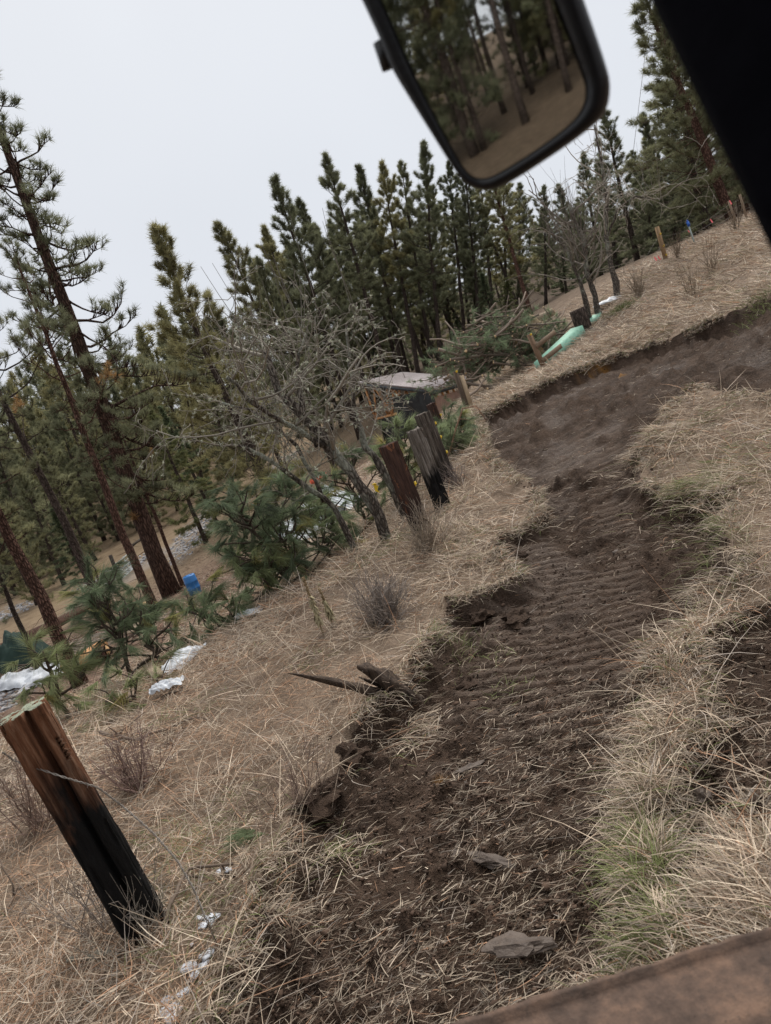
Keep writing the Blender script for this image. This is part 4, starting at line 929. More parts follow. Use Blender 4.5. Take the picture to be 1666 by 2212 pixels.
for i in range(7):
    c = hN + (hR - hN) * ((i + .5) / 7); m = MB(); m.beam(c - nup * .12 - nrm(eL) * .1, c - nup * .12 + nrm(eL) * 1.4, .05, .16, up=nup); link('rafter', m.mesh('rafter'), shed, M_FRAME)
    m = MB(); m.beam(c + dn * .44, c + dn * .1, .05, .1); link('stud', m.mesh('stud'), shed, M_FRAME)
# open truss on the gable side
hL = L_ - nrm(eL) * .25 + nrm(eN) * .25; gd = hL - hN
bot = lambda f: np.array([*(hN + gd * f)[:2], hN[2] - .75])
for j_, off in enumerate((0.0, 1.2, 2.4)):
    o_ = nrm(eN) * off
    for a, b in [(hN - nup * .14, hL - nup * .14), (bot(0), bot(1))] + [(bot(f0), hN + gd * f1 - nup * .14) for f0, f1 in ((.1, .25), (.4, .25), (.4, .55), (.7, .55), (.7, .85), (.98, .85), (1, 1))]:
        m = MB(); m.beam(a + o_, b + o_, .05, .1); link('truss_member', m.mesh('truss_member'), shed, M_FRAME)
m = MB()          # black sheet hung over the gable wall, folded and sagging
nu, nv = 24, 12; V = []
gout = nrm(np.cross(gd, [0, 0, 1])); gout = gout * (1 if gout[1] < 0 else -1)
for i in range(nu + 1):
    for j in range(nv + 1):
        f = i / nu * .62 - .02; p = hN + gd * f; zt = p[2] - .15 - 1.0 * max(0, f - .15) ; zb = gz(p) - .1; z_ = zt + (zb - zt) * j / nv
        V.append([*(p[:2] + gout[:2] * (.08 + .10 * vnoise(i * .5, j * .4, 91))), z_])
m.add(np.array(V), Q=[[i * (nv + 1) + j, (i + 1) * (nv + 1) + j, (i + 1) * (nv + 1) + j + 1, i * (nv + 1) + j + 1] for i in range(nu) for j in range(nv)])
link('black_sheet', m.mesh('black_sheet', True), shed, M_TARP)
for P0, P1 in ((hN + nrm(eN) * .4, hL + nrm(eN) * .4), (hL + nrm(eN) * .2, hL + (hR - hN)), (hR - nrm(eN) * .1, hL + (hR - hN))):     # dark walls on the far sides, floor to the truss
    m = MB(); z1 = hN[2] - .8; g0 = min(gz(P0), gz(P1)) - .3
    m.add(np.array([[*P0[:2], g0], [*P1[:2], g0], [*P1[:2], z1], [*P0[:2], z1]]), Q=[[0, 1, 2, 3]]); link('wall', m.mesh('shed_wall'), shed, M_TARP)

# ------------------------------------------------------------------ small things in the yard
p = foot2(424, 1282, 31); r = empty('barrel', p, label='blue plastic barrel standing on the needle-strewn slope', cat='barrel')
top_ = at(407, 1243, p[1]); s_ = np.linalg.norm(top_ - p) / .9; m = MB()
prof = [(0, .24), (.02, .28), (.27, .29), (.29, .302), (.31, .29), (.58, .29), (.60, .302), (.62, .29), (.86, .28), (.90, .25)]
m.tube([[0, 0, z] for z, _ in prof], [q for _, q in prof], 24); stand(r, p, top_, 0); r.scale = (s_, s_, s_)
link('body', m.mesh('barrel_body', True), r, simple_mat('blue_barrel', (0.02, 0.13, 0.36), (0.03, 0.17, 0.45), 6, 0.45, 0.4, .05))
for x in (-.14, .14):
    m = MB(); m.tube([[x, 0, .89], [x, 0, .925]], .035, 10); link('bung', m.mesh('bung'), r, simple_mat('bung_plastic', (0.02, 0.10, 0.3), (0.02, 0.1, 0.3), 6, .5, .3, 0))
M_SHEET = simple_mat('galvanised_sheet', (0.36, 0.39, 0.42), (0.52, 0.55, 0.58), 4, 0.4, 0.5, .1, .3)
def corrugated(name, w_, l_, seed):
    n = 26; xs = np.linspace(-w_ / 2, w_ / 2, n); V = []
    for y in np.linspace(-l_ / 2, l_ / 2, 6):
        for k_, x in enumerate(xs): V.append([x, y, .03 * (k_ % 4 < 2) + .05 * vnoise(x, y, seed)])
    return make_mesh(name, np.array(V), Q=[[a * n + b, a * n + b + 1, (a + 1) * n + b + 1, (a + 1) * n + b] for a in range(5) for b in range(n - 1)])
cs = corrugated('metal_sheet', .6, 1.5, 5)
for i, (u, v, rz, dz, lab) in enumerate([(690, 1165, .9, .05, 'broad ribbed white metal sheet, lowest of the heap behind the young pines'), (720, 1150, 1.15, .16, 'ribbed white metal sheet in the middle of the heap'), (750, 1142, .7, .26, 'topmost ribbed white metal sheet of the heap'), (660, 1205, 1.0, .06, 'ribbed metal sheet lying a little downhill of the heap'), (650, 1110, 1.3, .08, 'small-looking ribbed metal sheet uphill of the heap'), (735, 1290, .6, .06, 'metal sheet half hidden under the fullest young pine')]):
    p = foot(u, v, 18 + i * .3); o = link('metal_sheet', cs if i else cs, mat=M_SHEET if not cs.materials else None, loc=p + [0, 0, dz + .25]); o.rotation_euler = (.34, -.18, rz); tag(o, lab, 'metal sheet', 'ribbed metal sheets')
def lump_sheet(name, w_, l_, seed, hgt=.35, mat=None, nx=26):
    V = []; n = nx
    for i in range(n):
        for j in range(n):
            x, y = (i / (n - 1) - .5), (j / (n - 1) - .5); e_ = 1 + .35 * (vnoise(i * .25, j * .25, seed) - .5)
            V.append([x * w_ * e_, y * l_ * e_, hgt * (1 - (2 * max(abs(x), abs(y))) ** 2) * (0.35 + fbm(i * .22, j * .22, seed + 1)) + .04 * (vnoise(i * .5, j * .5, seed + 2) - .3)])
    return make_mesh(name, np.array(V), Q=[[a * n + b, a * n + b + 1, (a + 1) * n + b + 1, (a + 1) * n + b] for a in range(n - 1) for b in range(n - 1)])
M_PLAST = simple_mat('white_tarp', (0.36, 0.38, 0.41), (0.60, 0.63, 0.67), 5, 0.5, 0.4, .4)
for u, v, Y, w_, l_, h_, rz, lab in [(112, 1462, 15, 1.3, .9, .5, .5, 'crumpled white tarp over a heap beside the red trunk'), (30, 1482, 15, .8, .9, .45, 0, 'white tarp end at the left of the dark heap'), (398, 1435, 11.5, .45, 1.0, .3, -.2, 'torn white plastic sheet on the grass slope'), (540, 1334, 12.5, .5, .35, .12, 0, 'small scrap of white plastic under the young pine'), (365, 1492, 10.2, .5, .3, .15, 0, 'scrap of white plastic at the foot of the torn sheet'), (1322, 655, 26, 1.2, .6, .3, 0, 'white plastic patch behind the arching bare tree'), (978, 986, 12.8, .45, .12, .06, .6, 'bit of white plastic by the foot of the dark grey post')]:
    p = foot2(u, v, Y); k_ = p[1] / Y; o = link('tarp', lump_sheet('tarp', w_ * k_, l_ * k_, int(u), h_ * k_ * .5), mat=M_PLAST, loc=p + [0, 0, .06]); o.rotation_euler = (0, 0, rz); tag(o, lab, 'tarp', 'white plastic tarps')
p = foot(66, 1468, 15.1); o = link('dark_heap', lump_sheet('dark_heap', 1.1, .9, 77, .75), mat=simple_mat('dark_green_cloth', (0.012, 0.03, 0.024), (0.03, 0.055, 0.045), 4, .7, .2, .4), loc=p); tag(o, 'dark green covered heap between the two white tarp ends', 'heap')
def log(a, b, rad, label, col=(0.16, 0.10, 0.072), end=(0.52, 0.33, 0.17), mat=None, group='felled logs', name='log', cat='log'):
    a, b = np.asarray(a, float), np.asarray(b, float); r = empty(name, a, label=label, cat=cat, group=group); m = MB(); P = np.array([(b - a) * t for t in np.linspace(0, 1, 6)])
    P[1:-1] += rng.normal(size=(4, 3)) * rad * .15; m.tube(P, rad * np.linspace(1.05, .9, 6), 12, cap=False); link('bark', m.mesh('log_bark', True), r, mat or M_BARK_RED)
    d = nrm(b - a); m = MB()
    for c, s_ in ((P[0], -1), (P[-1], 1)): m.tube([c - d * .01, c + d * s_ * .006], rad * (1.0 if s_ < 0 else .87), 12, end)
    link('cut_end', m.mesh('log_end'), r, M_WOODCOL); return r
gl = lambda u, v, Y, dz=.15: foot2(u, v, Y) + [0, 0, dz]
log(gl(-60, 1430, 15.5, .2), gl(215, 1305, 21, .2), .2, 'long reddish log lying behind the leaning trunks at the left')
log(gl(150, 1462, 15, .2), gl(232, 1412, 16.5, .2), .13, 'short peeled orange log by the white tarp', mat=M_FRAME)
log(gl(205, 1432, 16.5, .15), gl(240, 1420, 17, .15), .15, 'stubby log end beside the peeled log')
for u, v, Y, rad, lab in [(278, 1328, 23, .25, 'left one of two sawn stumps at the track'), (318, 1334, 21.5, .27, 'right one of two sawn stumps, close to the greyish trunk')]:
    p = foot2(u, v, Y); r = empty('stump', p, label=lab, cat='stump', group='sawn stumps'); m = MB(); m.tube([[0, 0, -.2], [0, 0, .1], [0, 0, .42]], [rad * 1.25, rad * 1.05, rad], 14, cap=False); link('bark', m.mesh('stump_bark', True), r, M_BARK_DK)
    m = MB(); m.tube([[0, 0, .415], [0, 0, .43]], rad, 14, (0.55, 0.37, 0.20)); link('cut_top', m.mesh('stump_top'), r, M_WOODCOL)
for a, b, w_, lab in [((285, 1378, 19), (312, 1352, 20), .28, 'grey plank lying nearest the greyish trunk, on top'), ((300, 1366, 19.5), (334, 1358, 20.5), .26, 'grey plank under the other one by the greyish trunk'), ((325, 1452, 11), (352, 1482, 10.8), .13, 'weathered board leaning by the torn white plastic'), ((238, 1276, 24), (258, 1318, 23), .1, 'pale stick of lumber by the leaning trunks'), ((225, 1305, 22), (248, 1334, 21), .1, 'second pale stick of lumber by the leaning trunks')]:
    m = MB(); A_, B_ = gl(*a, .12), gl(*b, .14); m.beam(A_, B_, w_, .04, (0.34, 0.26, 0.19)); tag(link('plank', m.mesh('plank'), mat=M_LUM), lab, 'plank', 'loose planks in the yard')
# orange plastic sled, yellow marker ribbon
p = foot(697, 1062, 28); n = 14; V = []; m = MB()
for i in range(n):
    for j in range(7):
        x = (i / (n - 1) - .5) * 1.5; y = (j / 6 - .5) * .55 * (1 - .5 * abs(2 * x / 1.5) ** 3); V.append([x, y, .28 * abs(j / 3 - 1) ** 2 + .18 * abs(x / .75) ** 4])
m.add(V, Q=[[a * 7 + b, a * 7 + b + 1, (a + 1) * 7 + b + 1, (a + 1) * 7 + b] for a in range(n - 1) for b in range(6)])
for y in (-.28, .28): m.tube([[-.7, y * .55, .44], [0, y, .29], [.7, y * .55, .44]], .03, 6)
o = link('sled', m.mesh('orange_sled', True), mat=simple_mat('orange_plastic', (0.75, 0.10, 0.05), (0.85, 0.15, 0.08), 5, .4, .4, 0), loc=p + [0, 0, .5]); o.rotation_euler = (.45, -.2, .5); o.scale = (.5, .5, .5); tag(o, 'orange-red plastic sled lying beyond the metal sheets', 'sled')
p = at(812, 1056, 10.3); m = MB(); m.add(np.array([[0, 0, .07], [.05, .01, .03], [.02, .0, -.02], [.045, 0, -.08], [-.015, 0, -.03], [-.02, 0, .05]]), T=[[0, 1, 2], [2, 3, 4], [0, 2, 5], [5, 2, 4]]); m.tube([[-.03, 0, .07], [0, .0, .08], [.03, 0, .06]], .012, 5)
tag(link('yellow_ribbon', m.mesh('yellow_ribbon'), mat=M_YEL, loc=p), 'yellow ribbon hanging between the two grey bare trunks', 'ribbon')
# field gate far down the slope
ga, gb = foot(247, 1222, 46), foot(322, 1200, 52); gr = empty('gate', ga, label='pale tube gate between dark posts at the far gravel bank', cat='gate'); gb = gb - ga
M_GATE = simple_mat('gate_steel', (0.35, 0.40, 0.40), (0.5, 0.54, 0.54), 5, .4, .5, 0)
for q in range(5):
    m = MB(); z_ = .2 + .27 * q; m.tube([gb * .06 + [0, 0, z_], gb * .55 + [0, 0, z_]], .035, 6); link('rail', m.mesh('gate_rail'), gr, M_GATE)
for f in (.06, .3, .55): m = MB(); m.tube([gb * f + [0, 0, .1], gb * f + [0, 0, 1.35]], .035, 6); link('upright', m.mesh('gate_upright'), gr, M_GATE)
for f, h_ in ((0, 2.0), (.6, 1.7), (1.0, 1.7)): m = MB(); m.tube([gb * f - [0, 0, .3], gb * f + [0, 0, h_]], .13, 8, (.05, .04, .035)); link('post', m.mesh('gate_post'), gr, M_TWIG)
m = MB(); m.tube([gb * .6 + [0, 0, 1.55], gb + [0, 0, 1.5]], .09, 6, (.06, .05, .04)); link('crossbar', m.mesh('gate_bar'), gr, M_TWIG)
# mint-green trough on the bank
ga, gb = at(1172, 797, 22), at(1252, 722, 23.2); m = MB(); ax = gb - ga; sd_ = nrm(np.cross(ax, [0, 0, 1])); r = empty('trough', ga, label='mint-green painted trough lying on the bank behind the rails', cat='trough')
M_MINT = simple_mat('mint_paint', (0.22, 0.44, 0.33), (0.30, 0.54, 0.42), 9, .6, .3, .3)
m.beam(-ax * .0 + [0, 0, .08], ax + [0, 0, .08], .46, .36); link('side_board', m.mesh('trough_side'), r, M_MINT)
m = MB(); m.beam(ax * .08 + [0, .3, .02], ax * .62 + [0, .3, .1], .3, .05); link('dark_lining', m.mesh('trough_lining'), r, simple_mat('dark_lining', (.02, .025, .04), (.035, .04, .06), 4, .4, .4, .1))
ga, gb = at(1276, 704, 24), at(1292, 684, 24.4); m = MB(); m.beam(ga, gb, .3, .22); tag(link('green_board', m.mesh('green_board'), mat=M_MINT), 'bit of mint-green board between the bare tree trunks', 'board')
p = foot(1262, 715, 23.6); o = link('stump', None); bpy.data.objects.remove(o)
m = MB(); m.tube([p - [0, 0, .3], p + [0, 0, .3], p + [-.06, 0, .78]], [.3, .27, .26], 12); tag(link('stump', m.mesh('burnt_stump', True), mat=M_BARK_DK), 'dark rough stump at the upper end of the green trough', 'stump')
# the brush heap: cut poles and limbs, each its own, over a mass of twigs and needles
hp = foot2(1090, 822, 22); g5 = np.random.default_rng(5)
def heap_h(x, y):
    q = 1 - (x / 2.9) ** 2 - (y / 1.8) ** 2; return 2.0 * math.sqrt(max(q, 0)) if q > 0 else 0
for i in range(120):
    x, y = float(np.clip(.3 + g5.normal() * 1.3, -1.3, 3.0)), -abs(g5.normal()) * 1.0 + .3; L = 0.8 + 1.7 * g5.random(); a = g5.normal() * .6 + (0 if g5.random() < .7 else 1.5)
    c = hp + [x, y, heap_h(x, y) * (.25 + .85 * g5.random()) + .05]; d = np.array([math.cos(a), math.sin(a) * .8, .35 * g5.normal()]); rad = .022 + .045 * g5.random() ** 2
    P, _ = bend_path(c - d * L / 2, d, L, 5, .2, .13, g5); k = np.array([0.21, 0.165, 0.13]) * (.6 + .6 * g5.random())
    m = MB(); m.tube(P, np.linspace(rad, rad * .6, 6), 7, k); e0 = nrm(P[0] - P[1]); m.tube([P[0], P[0] + e0 * .012], rad * 1.02, 8, (0.60, 0.44, 0.26))
    tag(link('cut_branch', m.mesh('cut_branch', True), mat=M_WOODCOL), 'cut branch with a pale sawn end lying in the brush heap', 'branch', 'cut branches in the brush heap')
mt, mn = MB(), MB(); C, A, S = [], [], []
for i in range(620):
    x, y = g5.normal() * 1.5, g5.normal() * .95; zt = heap_h(x, y)
    if zt <= 0: continue
    c = hp + [x, y, zt * (.25 + .75 * g5.random() ** .6)]; d = nrm(g5.normal(size=3) * [1.3, 1, .5] + [0.3, 0, .1]); P, e = bend_path(c, d, .35 + .8 * g5.random(), 4, .1, .25, g5)
    mt.tube(P, np.linspace(.014, .005, 5), 4, np.array([.19, .145, .11]) * (.6 + .7 * g5.random()), cap=False)
    if g5.random() < .6:
        for q in (2, 3, 4): C.append(P[q]); A.append(nrm(e + g5.normal(size=3) * .6)); S.append(np.array([1, 1, 1]) * (.75 + .6 * g5.random()))
tufts(mn, C, A, 22, .24, .008, 1.0, .5, .15, S, gen=g5)
r = empty('brush_heap', hp, label='big heap of cut pine brush with green needles, uphill of the shed', cat='brush heap')
for mm_, nm, mat_ in ((mt, 'twigs', M_TWIG), (mn, 'needles', M_NEEDLE_Y)):
    mm_.V = [np.concatenate(mm_.V) - hp]; mm_.C = [np.concatenate(mm_.C)]; tag(link(nm, mm_.mesh(nm), r, mat_), kind='stuff')
m = MB(); tp = hp + [1.5, .3, 1.05]; link('chips', lump_sheet('wood_chips', 1.3, .9, 31, .8), r, simple_mat('wood_chips', (0.36, 0.27, 0.17), (0.58, 0.46, 0.31), 16, .9, .1, .8), loc=tuple(tp - hp))
log(hp + [1.1, 1.5, 1.5], hp + [2.8, 1.8, 1.8], .15, 'pale thick log lying on top of the brush heap', mat=simple_mat('pale_bark', (0.24, 0.19, 0.14), (0.34, 0.28, 0.21), 6, .9, .1, .5))
log(hp + [1.25, -.75, .62], hp + [1.3, .4, .7], .16, 'round sawn log end showing between the rails')
# ------------------------------------------------------------------ ground cover (nobody could count it)
def blades(name, P, head, elev, curl, length, width, col, mat, roll=1.0, lateral=0.35, label=None, zoff=0.0, n=3):
    """thin curved strips rooted at P"""
    k = len(P); P = np.asarray(P, float).copy(); P[:, 2] += zoff
    el = np.broadcast_to(elev, (k,)).copy(); hd = np.broadcast_to(head, (k,)).copy(); lat = rng.normal(size=k) * lateral
    pts = [P]; ds = []
    for i in range(n):
        d = np.stack([np.cos(el) * np.cos(hd), np.cos(el) * np.sin(hd), np.sin(el)], 1); ds.append(d)
        pts.append(pts[-1] + d * (length / n)[:, None]); el = el - curl / n; hd = hd + lat / n
    side = nrm(np.cross(ds[0], np.array([0, 0, 1.0]) + 1e-3)); upv = np.cross(side, ds[0]); a = rng.normal(size=k) * roll
    side = side * np.cos(a)[:, None] + upv * np.sin(a)[:, None]
    V = []; prof = [0.8, 1.0, 0.75, 0.25] if n == 3 else [.9, 1, .3] if n == 2 else np.linspace(1, .3, n + 1)
    for i in range(n + 1):
        w_ = (width * prof[i] * 0.5)[:, None]; V += [pts[i] - side * w_, pts[i] + side * w_]
    V = np.stack(V, 1).reshape(-1, 3); m = 2 * (n + 1); b = np.arange(k) * m
    Q = np.concatenate([np.stack([b + 2 * i, b + 2 * i + 1, b + 2 * i + 3, b + 2 * i + 2], 1) for i in range(n)])
    me = make_mesh(name, V, Q=Q, col=np.repeat(col, m, 0)); o = link(name, me, mat=mat); tag(o, kind='stuff'); return o
def scatter(n, r0, r1, a0, a1, power=0.0):
    """random points on the ground, thinning out with distance"""
    if power == 0: r = np.exp(math.log(r0) + (math.log(r1) - math.log(r0)) * rng.random(n))
    else:
        u = rng.random(n); r = (r0 ** power + u * (r1 ** power - r0 ** power)) ** (1 / power)
    a = np.radians(a0 + (a1 - a0) * rng.random(n)); x, y = r * np.sin(a), r * np.cos(a); return x, y
STRAW = np.array([[0.58, 0.475, 0.36], [0.66, 0.56, 0.435], [0.50, 0.40, 0.30], [0.37, 0.285, 0.22], [0.55, 0.445, 0.35], [0.50, 0.30, 0.19], [0.47, 0.405, 0.345]])
def straw_col(k, orange=0.10, green=0.0):
    p = np.array([.22, .16, .20, .16, .12, orange, .10]); p /= p.sum()
    c = STRAW[rng.choice(7, k, p=p)] * (0.5 + 0.75 * rng.random((k, 1)))
    if green > 0: gm = rng.random(k) < green; c[gm] = np.array([0.17, 0.19, 0.075]) * (0.7 + .6 * rng.random((gm.sum(), 1)))
    return c
def lie(x, y):
    """which way the flattened grass lies"""
    return (fbm(x * .55 + 7, y * .55, 101, 2) - .5) * 7.0 + 2.6 + (fbm(x * 2.2, y * 2.2, 105, 2) - .5) * 3.5
# long dead grass
x, y = scatter(190000, 1.9, 30, -46, 44, 0.75); sd = dirt_sd(x, y); r_ = np.hypot(x, y); bh = base_h(x, y)
keep = (sd < -0.09) & ((bh > -1.1) | (rng.random(len(x)) < .12)) & (rng.random(len(x)) < 0.15 + 1.2 * sstep(.34, .55, fbm(x * 1.6, y * 1.6, 111, 3)))
x, y, sd, r_ = x[keep], y[keep], sd[keep], r_[keep]; k = len(x); z = height(x, y, sd, True)
fl = np.maximum(1, (r_ / 6.0) ** 0.8); clump = fbm(x * 1.9, y * 1.9, 121, 3)
hd = lie(x, y) + rng.normal(size=k) * 1.25; el = np.abs(rng.normal(size=k)) * 0.15 + 0.02 + 0.25 * sstep(.60, .75, clump)
gpatch = sstep(.60, .72, fbm(x * 1.2 + 9, y * 1.2, 131, 3)); c = straw_col(k, 0.10)
c *= (0.72 + 0.5 * fbm(x * .8, y * .8, 141, 3))[:, None]
gm = (rng.random(k) < 0.45 * gpatch); c[gm] = np.array([0.16, 0.175, 0.075]) * (0.7 + .6 * rng.random((gm.sum(), 1)))
blades('dead_grass', np.stack([x, y, z + rng.random(k) * 0.07], 1), hd, el, rng.normal(size=k) * .35 + .15, np.clip(-sd / .45, .35, 1) * (0.06 + 0.24 * rng.random(k) ** 2) * np.minimum(fl, 1.8) ** .5, (0.0028 + 0.0026 * rng.random(k)) * fl, c, M_STRAW, lateral=.22, n=2)
x, y = scatter(42000, 13, 36, 4, 44, 0.9); sd = dirt_sd(x, y); keep = (sd < -.1) & (rng.random(len(x)) < .2 + sstep(.35, .6, fbm(x * .9, y * .9, 113, 3))); x, y, sd = x[keep], y[keep], sd[keep]; k = len(x)
blades('bank_grass', np.stack([x, y, height(x, y, sd, False) + .02 + .06 * rng.random(k)], 1), lie(x, y) + rng.normal(size=k), .1 + .5 * rng.random(k) ** 2, rng.normal(size=k) * .3, .15 + .3 * rng.random(k), .010 + .014 * rng.random(k), straw_col(k, .06) * (.6 + .7 * rng.random((k, 1))), M_STRAW, n=1)
# overhanging tufts along the edges of the cut
E0 = np.concatenate([p for p in DIRT]); E1 = np.concatenate([np.roll(p, -1, 0) for p in DIRT]); EL = np.linalg.norm(E1 - E0, axis=1); ei = rng.choice(len(E0), 60000, p=EL / EL.sum()); ep = E0[ei] + (E1 - E0)[ei] * rng.random((60000, 1)) + rng.normal(size=(60000, 2)) * .13
x, y = ep[:, 0], ep[:, 1]; sd = dirt_sd(x, y); keep = (np.abs(sd + 0.04) < 0.13) & (y > 1.5) & (fbm(x * 2, y * 2, 151) > .38); x, y, sd = x[keep], y[keep], sd[keep]; k = len(x)
e_ = 0.03; gx = (dirt_sd(x + e_, y) - sd) / e_; gy = (dirt_sd(x, y + e_) - sd) / e_
blades('edge_grass', np.stack([x, y, height(x, y, sd) + .03 * rng.random(k)], 1), np.arctan2(gy, gx) + rng.normal(size=k) * 1.1, 0.2 + 0.5 * rng.random(k), 0.9 + rng.random(k), 0.05 + .12 * rng.random(k), (0.003 + .0022 * rng.random(k)) * np.maximum(1, np.hypot(x, y) / 6), straw_col(k, .1, .12) * .85, M_STRAW)
# chopped straw trodden into the soil
x, y = scatter(150000, 1.8, 22, -46, 44, 0.5); sd = dirt_sd(x, y); s_ = (x - TRK_A[0]) * TDIR[0] + (y - TRK_A[1]) * TDIR[1]
dens = 0.16 + 0.9 * sstep(.44, .62, fbm(x * 1.4, y * 1.4, 161, 4)) + .5 * (1 - sstep(0.0, .5, sd)); dens *= 1 - .7 * sstep(2.0, 3.0, s_)
keep = (sd > 0) & (rng.random(len(x)) < dens); x, y, sd = x[keep], y[keep], sd[keep]; k = len(x); fl = np.maximum(1, np.hypot(x, y) / 6)
blades('chopped_straw', np.stack([x, y, height(x, y, sd) + .006 + .012 * rng.random(k)], 1), rng.normal(size=k) * 0.7 + 0.35 + math.pi * (rng.random(k) < .5), rng.normal(size=k) * 0.10 + .02, rng.normal(size=k) * .25, 0.03 + 0.12 * rng.random(k) ** 2, (0.0022 + .002 * rng.random(k)) * fl, straw_col(k, .08) * (0.45 + .55 * rng.random((k, 1))), M_STRAW, lateral=.25)
x, y = scatter(60000, 1.9, 12, -46, 44, 0.6); sd = dirt_sd(x, y); keep = (sd < .0) & (base_h(x, y) > -1.2); x, y, sd = x[keep], y[keep], sd[keep]; k = len(x)
blades('leaf_litter', np.stack([x, y, height(x, y, sd) + .01 + .06 * rng.random(k)], 1), rng.random(k) * 6.28, rng.normal(size=k) * .25, rng.normal(size=k) * .8, .02 + .05 * rng.random(k) ** 2, .003 + .006 * rng.random(k) ** 2, straw_col(k, .2) * np.array([.62, .56, .5]) * (.4 + .8 * rng.random((k, 1))), M_STRAW, n=1)
# pale bent stems that stand out of the mat
x, y = scatter(24000, 2.0, 22, -46, 44, 0.8); sd = dirt_sd(x, y); keep = (sd < .12) & (base_h(x, y) > -1.0) & (fbm(x * .9, y * .9, 171) > .42); x, y, sd = x[keep], y[keep], sd[keep]; k = len(x)
blades('pale_stems', np.stack([x, y, height(x, y, sd)], 1), rng.random(k) * 6.28, 0.12 + rng.random(k) ** 2 * 1.1, rng.random(k) * 0.6, 0.18 + 0.4 * rng.random(k) ** 1.5, (0.0034 + .0022 * rng.random(k)) * np.maximum(1, np.hypot(x, y) / 6), straw_col(k, .05) * 1.15, M_STRAW)
# green and matted grass at the right edge of the strip, heaps of straw over the cut
def patch(u, v, rad, k, heading, spread, green, elev=(0.1, 0.5), ln=(0.1, 0.30), name='straw_heap', bright=1.0, hgt=0.10, wd=.0036):
    p = ground(u, v); q = rng.normal(size=(k, 2)) * rad * .5; x, y = p[0] + q[:, 0], p[1] + q[:, 1]; sd = dirt_sd(x, y)
    z = height(x, y, sd) + hgt * np.exp(-(q ** 2).sum(1) / (rad * .5) ** 2 / 1.5) * rng.random(k)
    return np.stack([x, y, z], 1), heading + rng.normal(size=k) * (spread + .45), elev[0] + (elev[1] - elev[0]) * rng.random(k), ln[0] + (ln[1] - ln[0]) * rng.random(k), np.full(k, wd) * max(1, p[1] / 6), straw_col(k, .05, green) * bright
def patches(name, L):
    R_ = [patch(*a, **kw) for a, kw in L]; cat = lambda i: np.concatenate([q[i] for q in R_]); k = len(cat(0))
    return blades(name, cat(0), cat(1), cat(2), 0.3 + rng.random(k) * .9, cat(3), cat(4), cat(5), M_STRAW)
patches('straw_heap', [((1480, 1540, .32, 420, 2.9, .9, .02), dict(bright=1.15, elev=(0, .35))), ((1420, 1610, .2, 220, 2.3, .7, .04), {}), ((1420, 1730, .20, 800, 1.9, .6, .12), dict(ln=(.1, .28))), ((1405, 1880, .12, 500, 1.7, .5, .38), dict(ln=(.1, .26))), ((1440, 2030, .15, 600, 1.6, .5, .42), dict(ln=(.1, .26))),
        ((1640, 1900, .26, 1100, 1.5, .4, .02), dict(bright=1.1)), ((1650, 2000, .24, 900, 1.5, .4, .03), {}), ((1540, 1270, .35, 250, 2.9, .5, .05), {}), ((1440, 1400, .25, 160, 2.8, .5, .08), {}), ((1450, 950, .7, 1500, 2.6, .9, .05), {}), ((1550, 1050, .7, 1500, 2.8, .8, .22), {}),
        ((890, 1580, .35, 500, 0.4, .35, .05), dict(elev=(0, .15))), ((700, 1880, .35, 260, .5, .8, .03), dict(elev=(0, .15))), ((650, 2010, .25, 130, .4, .9, .03), dict(elev=(0, .12), ln=(.08, .22), hgt=.03)), ((1000, 1210, .6, 900, 2.0, .9, .03), {}), ((960, 1160, .5, 900, 1.7, .8, .02), dict(elev=(.3, 1.1))), ((1330, 740, 1.2, 1400, 2.8, .7, .04), dict(hgt=.25))])
patches('green_grass', [((1345, 690 - 20, .5, 500, 1.5, 1.0, .95), dict(elev=(.3, 1.1), bright=.8)), ((1500, 1060, .3, 500, 2.4, .7, .8), {}), ((975, 1400, .25, 180, .5, 1.2, .75), dict(elev=(.3, 1.0), ln=(.08, .18))), ((1060, 1430, .3, 70, .5, 1.2, .7), dict(ln=(.08, .18))), ((1420, 1930, .2, 260, 1.6, .6, .9), {}), ((1380, 1840, .14, 140, 1.6, .6, .9), {}),
        ((1560, 1180, .3, 200, 2.5, .9, .9), {}), ((1100, 1500, .2, 60, .4, 1.0, .8), dict(ln=(.06, .15))), ((740, 1850, .2, 120, .4, 1.0, .8), dict(ln=(.06, .14))), ((1640, 660, .5, 260, 2.5, 1.0, .9), dict(elev=(.4, 1.1), ln=(.1, .25)))])
# orange fallen needles round the charred post and down the slope
x, y = scatter(20000, 2.0, 13, -46, -4, 0.5); sd = dirt_sd(x, y); keep = (sd < -.1) & (fbm(x * 1.5, y * 1.5, 181, 3) > .47) & (base_h(x, y) > -1.6); x, y, sd = x[keep], y[keep], sd[keep]; k = len(x)
blades('fallen_needles', np.stack([x, y, height(x, y, sd) + .02 + .06 * rng.random(k)], 1), rng.random(k) * 6.28, rng.normal(size=k) * .2 + .1, rng.normal(size=k) * .5, .09 + .1 * rng.random(k), (0.0018 + .0012 * rng.random(k)) * np.maximum(1, np.hypot(x, y) / 5), np.array([0.47, 0.30, 0.195]) * (.6 + .7 * rng.random((k, 1))), M_STRAW, n=2)

